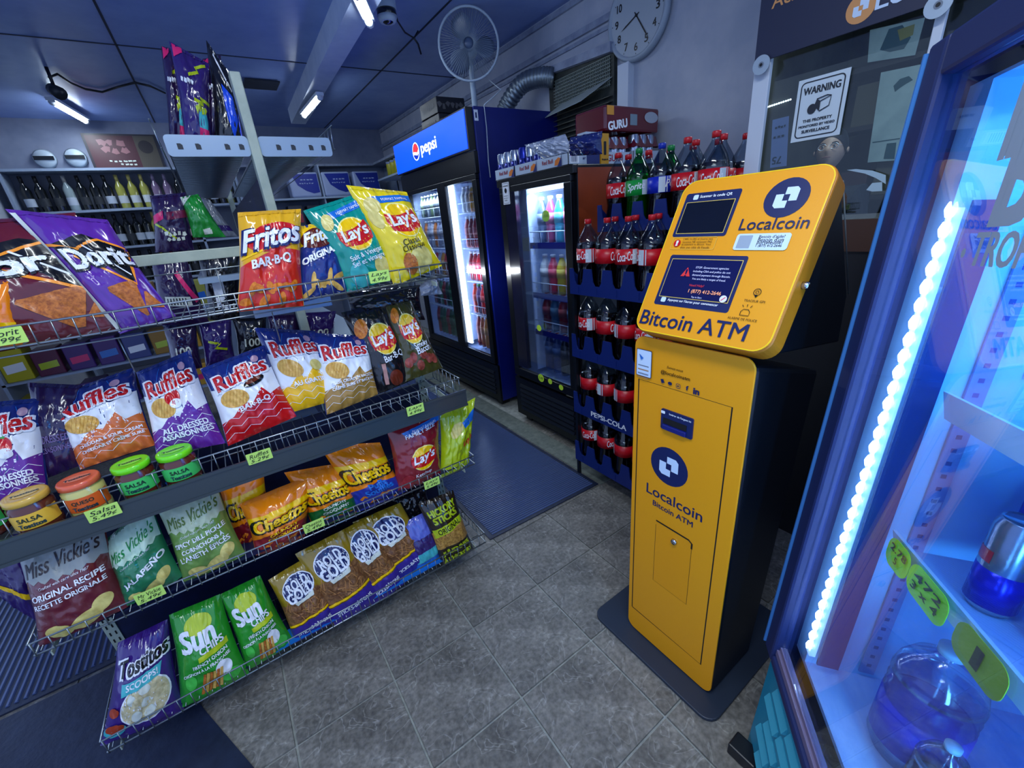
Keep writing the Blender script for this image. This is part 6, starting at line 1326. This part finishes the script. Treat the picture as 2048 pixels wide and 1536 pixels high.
# ================================================================== right-hand cooler (leans back a little)
O_ = Vector((.841, .266, 0)); w_ = Vector((.1084, -.0108, .994)).normalized(); u_ = Vector((.7884, .6101, -.0793)); u_ = (u_ - w_ * u_.dot(w_)).normalized()
Xc = -u_; Zc = w_; Yc = Zc.cross(Xc)
mw = Matrix(((Xc.x, Yc.x, Zc.x, O_.x), (Xc.y, Yc.y, Zc.y, O_.y), (Xc.z, Yc.z, Zc.z, O_.z), (0, 0, 0, 1)))
FC = empty('display_cooler', (0, 0, 0), 'blue framed glass-door cooler glowing blue at the right', 'fridge', mw=mw)
cblu = M('cooler_blue', (14, 32, 84), .6); cin = M('cooler_interior', (150, 208, 250), .14); teal = M('cooler_teal', (30, 140, 170), .4)
W, H_, D = .66, 1.60, .62
MB().box((.0, .012, .10), (.022, D, H_)).build('side_panel', cblu, FC)
MB().box((W - .022, .012, .10), (W, D, H_)).build('side_panel', cblu, FC)
MB().box((.0, D - .02, .10), (W, D, H_)).build('back_panel', cblu, FC)
MB().box((0, .03, H_ - .02), (W, D, H_)).build('top_panel', cblu, FC)
MB().box((.022, .035, .40), (.072, .13, 1.53)).build('inner_pillar', cin, FC)
MB().box((.022, .13, .40), (.070, D - .02, 1.53)).build('inner_wall', cin, FC)
MB().box((W - .03, .035, .40), (W - .022, D - .02, 1.53)).build('inner_wall', cin, FC)
MB().box((.022, D - .03, .40), (W - .022, D - .02, 1.53)).build('inner_back', cin, FC)
MB().box((.022, .035, 1.53), (W - .022, D - .02, 1.535)).build('inner_ceiling', cin, FC)
MB().box((.022, .035, .395), (W - .022, D - .02, .405)).build('inner_floor', M('marbled_floor', (170, 200, 240), .3, col2=(140, 178, 232), nscale=6, stretch=(1, 4, 1)), FC)
MB().box((.0, .0, .0), (W, .03, .345)).build('lower_panel', teal, FC, .004)
b = MB()
for r_ in range(5):
    for c_ in range(6):
        x0_ = .045 + c_ * .1 + (.0 if r_ % 2 else .03); z0_ = .285 - r_ * .055
        MB().hexa([(x0_, -.010, z0_), (x0_ + .085, -.010, z0_ - .012), (x0_ + .085, 0, z0_ - .012), (x0_, 0, z0_), (x0_, -.002, z0_ + .018), (x0_ + .085, -.002, z0_ + .006), (x0_ + .085, 0, z0_ + .006), (x0_, 0, z0_ + .018)]).build('louver', M('louver_teal', (60, 160, 186), .35), FC)
# door
d = MB().box((-.004, -.02, .35), (.046, .012, 1.60)).box((W - .046, -.02, .35), (W, .012, 1.60)).box((.046, -.02, 1.545), (W - .046, .012, 1.60)).box((.046, -.02, .35), (W - .046, .012, .375)).build('door', cblu, FC, .006)
MB().box((-.006, -.024, .36), (-.002, .01, 1.59)).build('door_edge', M('edge_lightblue', (60, 120, 190), .35), d)
MB().box((.046, -.012, .375), (W - .046, .006, .39)).box((.046, -.006, .39), (W - .046, .008, .40)).build('inner_frame', M('frame_mauve', (110, 100, 130), .4), d)
MB().box((.046, -.004, .40), (W - .046, .0, 1.545)).build('door_glass', glassm('cooler_glass', (240, 246, 255), .03, .35, .01), d)
GRT = M('glass_letters', (132, 150, 172), .5)
dpl = plane((0, -.0045, 0), (1, 0, 0), (0, 0, 1))
def dp(px_, py_):
    n_ = mw.to_3x3() @ Vector((0, -1, 0)); p0_ = mw @ Vector((0, -.0045, 0)); p = mw.inverted() @ onp(px_, py_, p0_, n_); return p.x, p.z
a_ = dp(2002, 310); b_ = dp(1992, 435); c_ = dp(1932, 498)
hh_ = dp(2028, 180)[1] - a_[1]
decals('door_lettering', [T('P', a_[0] + .028, a_[1] + .055, .05, GRT, .07, h=.115), T('B', b_[0] + .022, b_[1] + .05, .05, GRT, .07, h=.115), E(c_[0] + .0, c_[1] - .005, .004, .006, GRT), T('TROPICANA', c_[0] + .115, c_[1] + .0, .195, GRT, .05, h=.04)], dpl, d)
# LED bar with separate diodes
lb = MB().box((.078, .028, .445), (.094, .040, 1.36)).build('light_bar', M('diffuse_strip', (200, 225, 255), .4, emit=(150, 200, 255), es=.7), FC)
dm = MB().lathe([(.001, -.011), (.003, -.005), (.0042, 0), (.003, .005), (.001, .011)], 10).mesh('diode', M('diode', (255, 255, 255), emit=(215, 232, 255), es=24))
for i in range(32):
    o = bpy.data.objects.new('diode', dm); COL.objects.link(o); o.parent = lb; o.location = (.086, .024, .468 + i * .0287)
MB().box((.094, .045, .43), (.099, .085, 1.37)).build('pillar_shadow_strip', M('shadow_navy', (30, 44, 110), .3), FC)  # navy box paints in the dark reflected band beside the light bar
MB().box((.074, .133, .42), (.078, .160, 1.50)).build('slotted_standard', M('standard_grey', (120, 140, 200), .4), FC)
b = MB()
for i in range(40): b.box((.078, .142, .44 + i * .026), (.0785, .150, .448 + i * .026))
o = b.build('slots', M('slot_blue', (50, 70, 140), .5), FC); o['kind'] = 'stuff'
tl = M('tlabel', (120, 160, 220), .45)
decals('rating_label', [P([(.20, 1.10), (.36, 1.10), (.36, 1.32), (.20, 1.32)], tl), *[o3 for i in range(6) for o3 in SCR_(.28, 1.29 - i * .03, .13, NAVY, 7, .008)]], lambda x, y, o2: Vector((.0702 + o2, x, y)), FC, .001)
shm2 = M('shelf_blue_white', (170, 215, 245), .3); hz = M('hazard_dark', (40, 70, 110), .4)
for z in (1.03, .755):
    s_ = MB().box((.105, .11, z + .004), (W - .03, D - .04, z + .010)).build('glass_shelf', M('shelf_pale', (120, 170, 230), .3), FC)
    MB().hexa([(.105, .10, z), (W - .03, .10, z), (W - .03, .106, z), (.105, .106, z), (.105, .086, z + .048), (W - .03, .086, z + .048), (W - .03, .092, z + .048), (.105, .092, z + .048)]).build('price_channel', shm2, s_)
    b = MB()
    for i in range(34): b.box((.11 + i * .0155, .108, z + .0105), (.117 + i * .0155, .122, z + .0115))
    o = b.build('striped_edge', hz, s_)
def ltag(s0, s1, z, lines, label, m_=None):
    c = mw @ Vector(((s0 + s1) / 2, .088, z + .02)); t = empty('price_tag', (0, 0, 0), label, 'price tag', mw=Matrix.Translation(c) @ mw.to_3x3().to_4x4())
    w2 = (s1 - s0)
    MB().prism(rr(w2, .055, .02, 0, 0), (0, .001, 0), (0, -.008, 0)).build('card', m_ or M('tag_neon', (150, 255, 20), .5, emit=(120, 255, 10), es=0), t)
    decals('lettering', [T(s_, 0, (.010 - i * .018) if len(lines) > 1 else 0, w2 * .7 if len(s_) > 1 else w2 * .12, ink, .02, h=.013 if len(lines) > 1 else .03) for i, s_ in enumerate(lines)], plane((0, -.0085, 0), (1, 0, 0), (0, 0, 1)), t)
ltag(.118, .185, .755, ['2.78', '5'], 'neon green handwritten tag at the left of the lower cooler shelf')
ltag(.187, .285, .755, ['472', '3 x 4'], 'larger neon green handwritten tag beside it on the lower cooler shelf')
ltag(.305, .40, .755, ['1'], 'olive lime tag at the right edge of the lower cooler shelf', M('tag_olive', (150, 190, 10), .5))
# cans and bottles in the cooler
def cool(name, s_, dd, z, label, cat='can'):
    return empty(name, (0, 0, 0), label, cat, mw=Matrix.Translation(mw @ Vector((s_, dd, z))) @ mw.to_3x3().to_4x4())
cdk = M('can_deepblue', (10, 20, 190), .2, metal=.5)
def ecan(s_, dd, z, label, blue_, r=.030, h=.16):
    t = cool('energy_can', s_, dd, z, label)
    MB().lathe([(.001, 0), (r * .8, 0), (r, .012), (r, h - .014), (r * .84, h - .003), (r * .84, h), (r * .78, h - .004), (.001, h - .004)], 24).build('can_body', cdk if blue_ else silv, t)
    if not blue_:
        MB().lathe([(r * 1.01, .012), (r * 1.01, .075)], 24).build('printed_band', cdk, t); MB().lathe([(r * 1.012, .085), (r * 1.012, .105)], 8, arc=(-2.2, -1.2)).build('red_emblem', RED, t)
ecan(.225, .165, .766, 'silver and blue can at the front of the lower cooler shelf', 0); ecan(.12, .27, .766, 'deep blue can at the left end of the lower cooler shelf', 1); ecan(.30, .20, .766, 'silver and blue can at the right of the lower cooler shelf', 0)
ecan(.20, .29, .766, 'deep blue can at the back of the lower cooler shelf', 1); ecan(.27, .30, .766, 'silver can in the back row of the cooler', 0)
def jug(s_, dd, z, label, r, h, labm, capm, liquid=None):
    t = cool('water_bottle', s_, dd, z, label, 'bottle')
    pr = [(.001, 0), (r * .85, 0), (r, .02)]
    for i in range(8): zz = .03 + h * .62 * i / 8; pr += [(r, zz), (r * .955, zz + h * .035)]
    pr += [(r, h * .68), (r * .93, h * .76), (r * .72, h * .85), (r * .36, h * .92), (r * .26, h * .94), (r * .26, h * .97)]
    MB().lathe(pr, 28).build('bottle', glassm('water_plastic', (225, 240, 252), .12, .6, .1), t)
    MB().lathe([(r * 1.012, h * .14), (r * 1.012, h * .46)], 28).build('label', labm, t)
    MB().lathe([(r * .30, h * .95), (r * .31, h * 1.0), (.001, h * 1.005)], 18).build('cap', capm, t)
    return t
lblp = M('jug_label', (40, 50, 190), .3); capw = M('jug_cap', (150, 190, 220), .4)
jug(.222, .155, .407, 'large clear water jug with a violet blue label on the cooler floor', .062, .26, lblp, capw)
jug(.325, .125, .407, 'clear bottle with a pale cap at the front right of the cooler floor', .034, .17, M('dark_label', (40, 40, 70), .3), capw)
jug(.40, .22, .407, 'clear bottle at the right back of the cooler floor', .045, .25, M('dark_label', (40, 40, 70), .3), capw)
for s__, d__, z__, e__ in ((.40, .10, 1.25, 2.0), (.40, .10, .90, 1.4), (.40, .10, .60, 1.6)):
    lt = area('cooler_glow', (0, 0, 0), .05, e__, (.14, .56, 1.0), sy=.35); lt.parent = FC; lt.location = (W - .05, d__, z__); lt.rotation_euler = (PI / 2, 0, PI / 2 - .35)
lt2 = area('cooler_glow', (0, 0, 0), .4, 2.5, (.14, .56, 1.0), sy=.3); lt2.parent = FC; lt2.location = (.35, .25, 1.5)
t = empty('floor_block', (.80, .265, 0), 'small black block on the floor by the kiosk base', 'block')
MB().box((-.03, -.05, 0), (.02, .02, .04)).build('block', kblk, t, .004)
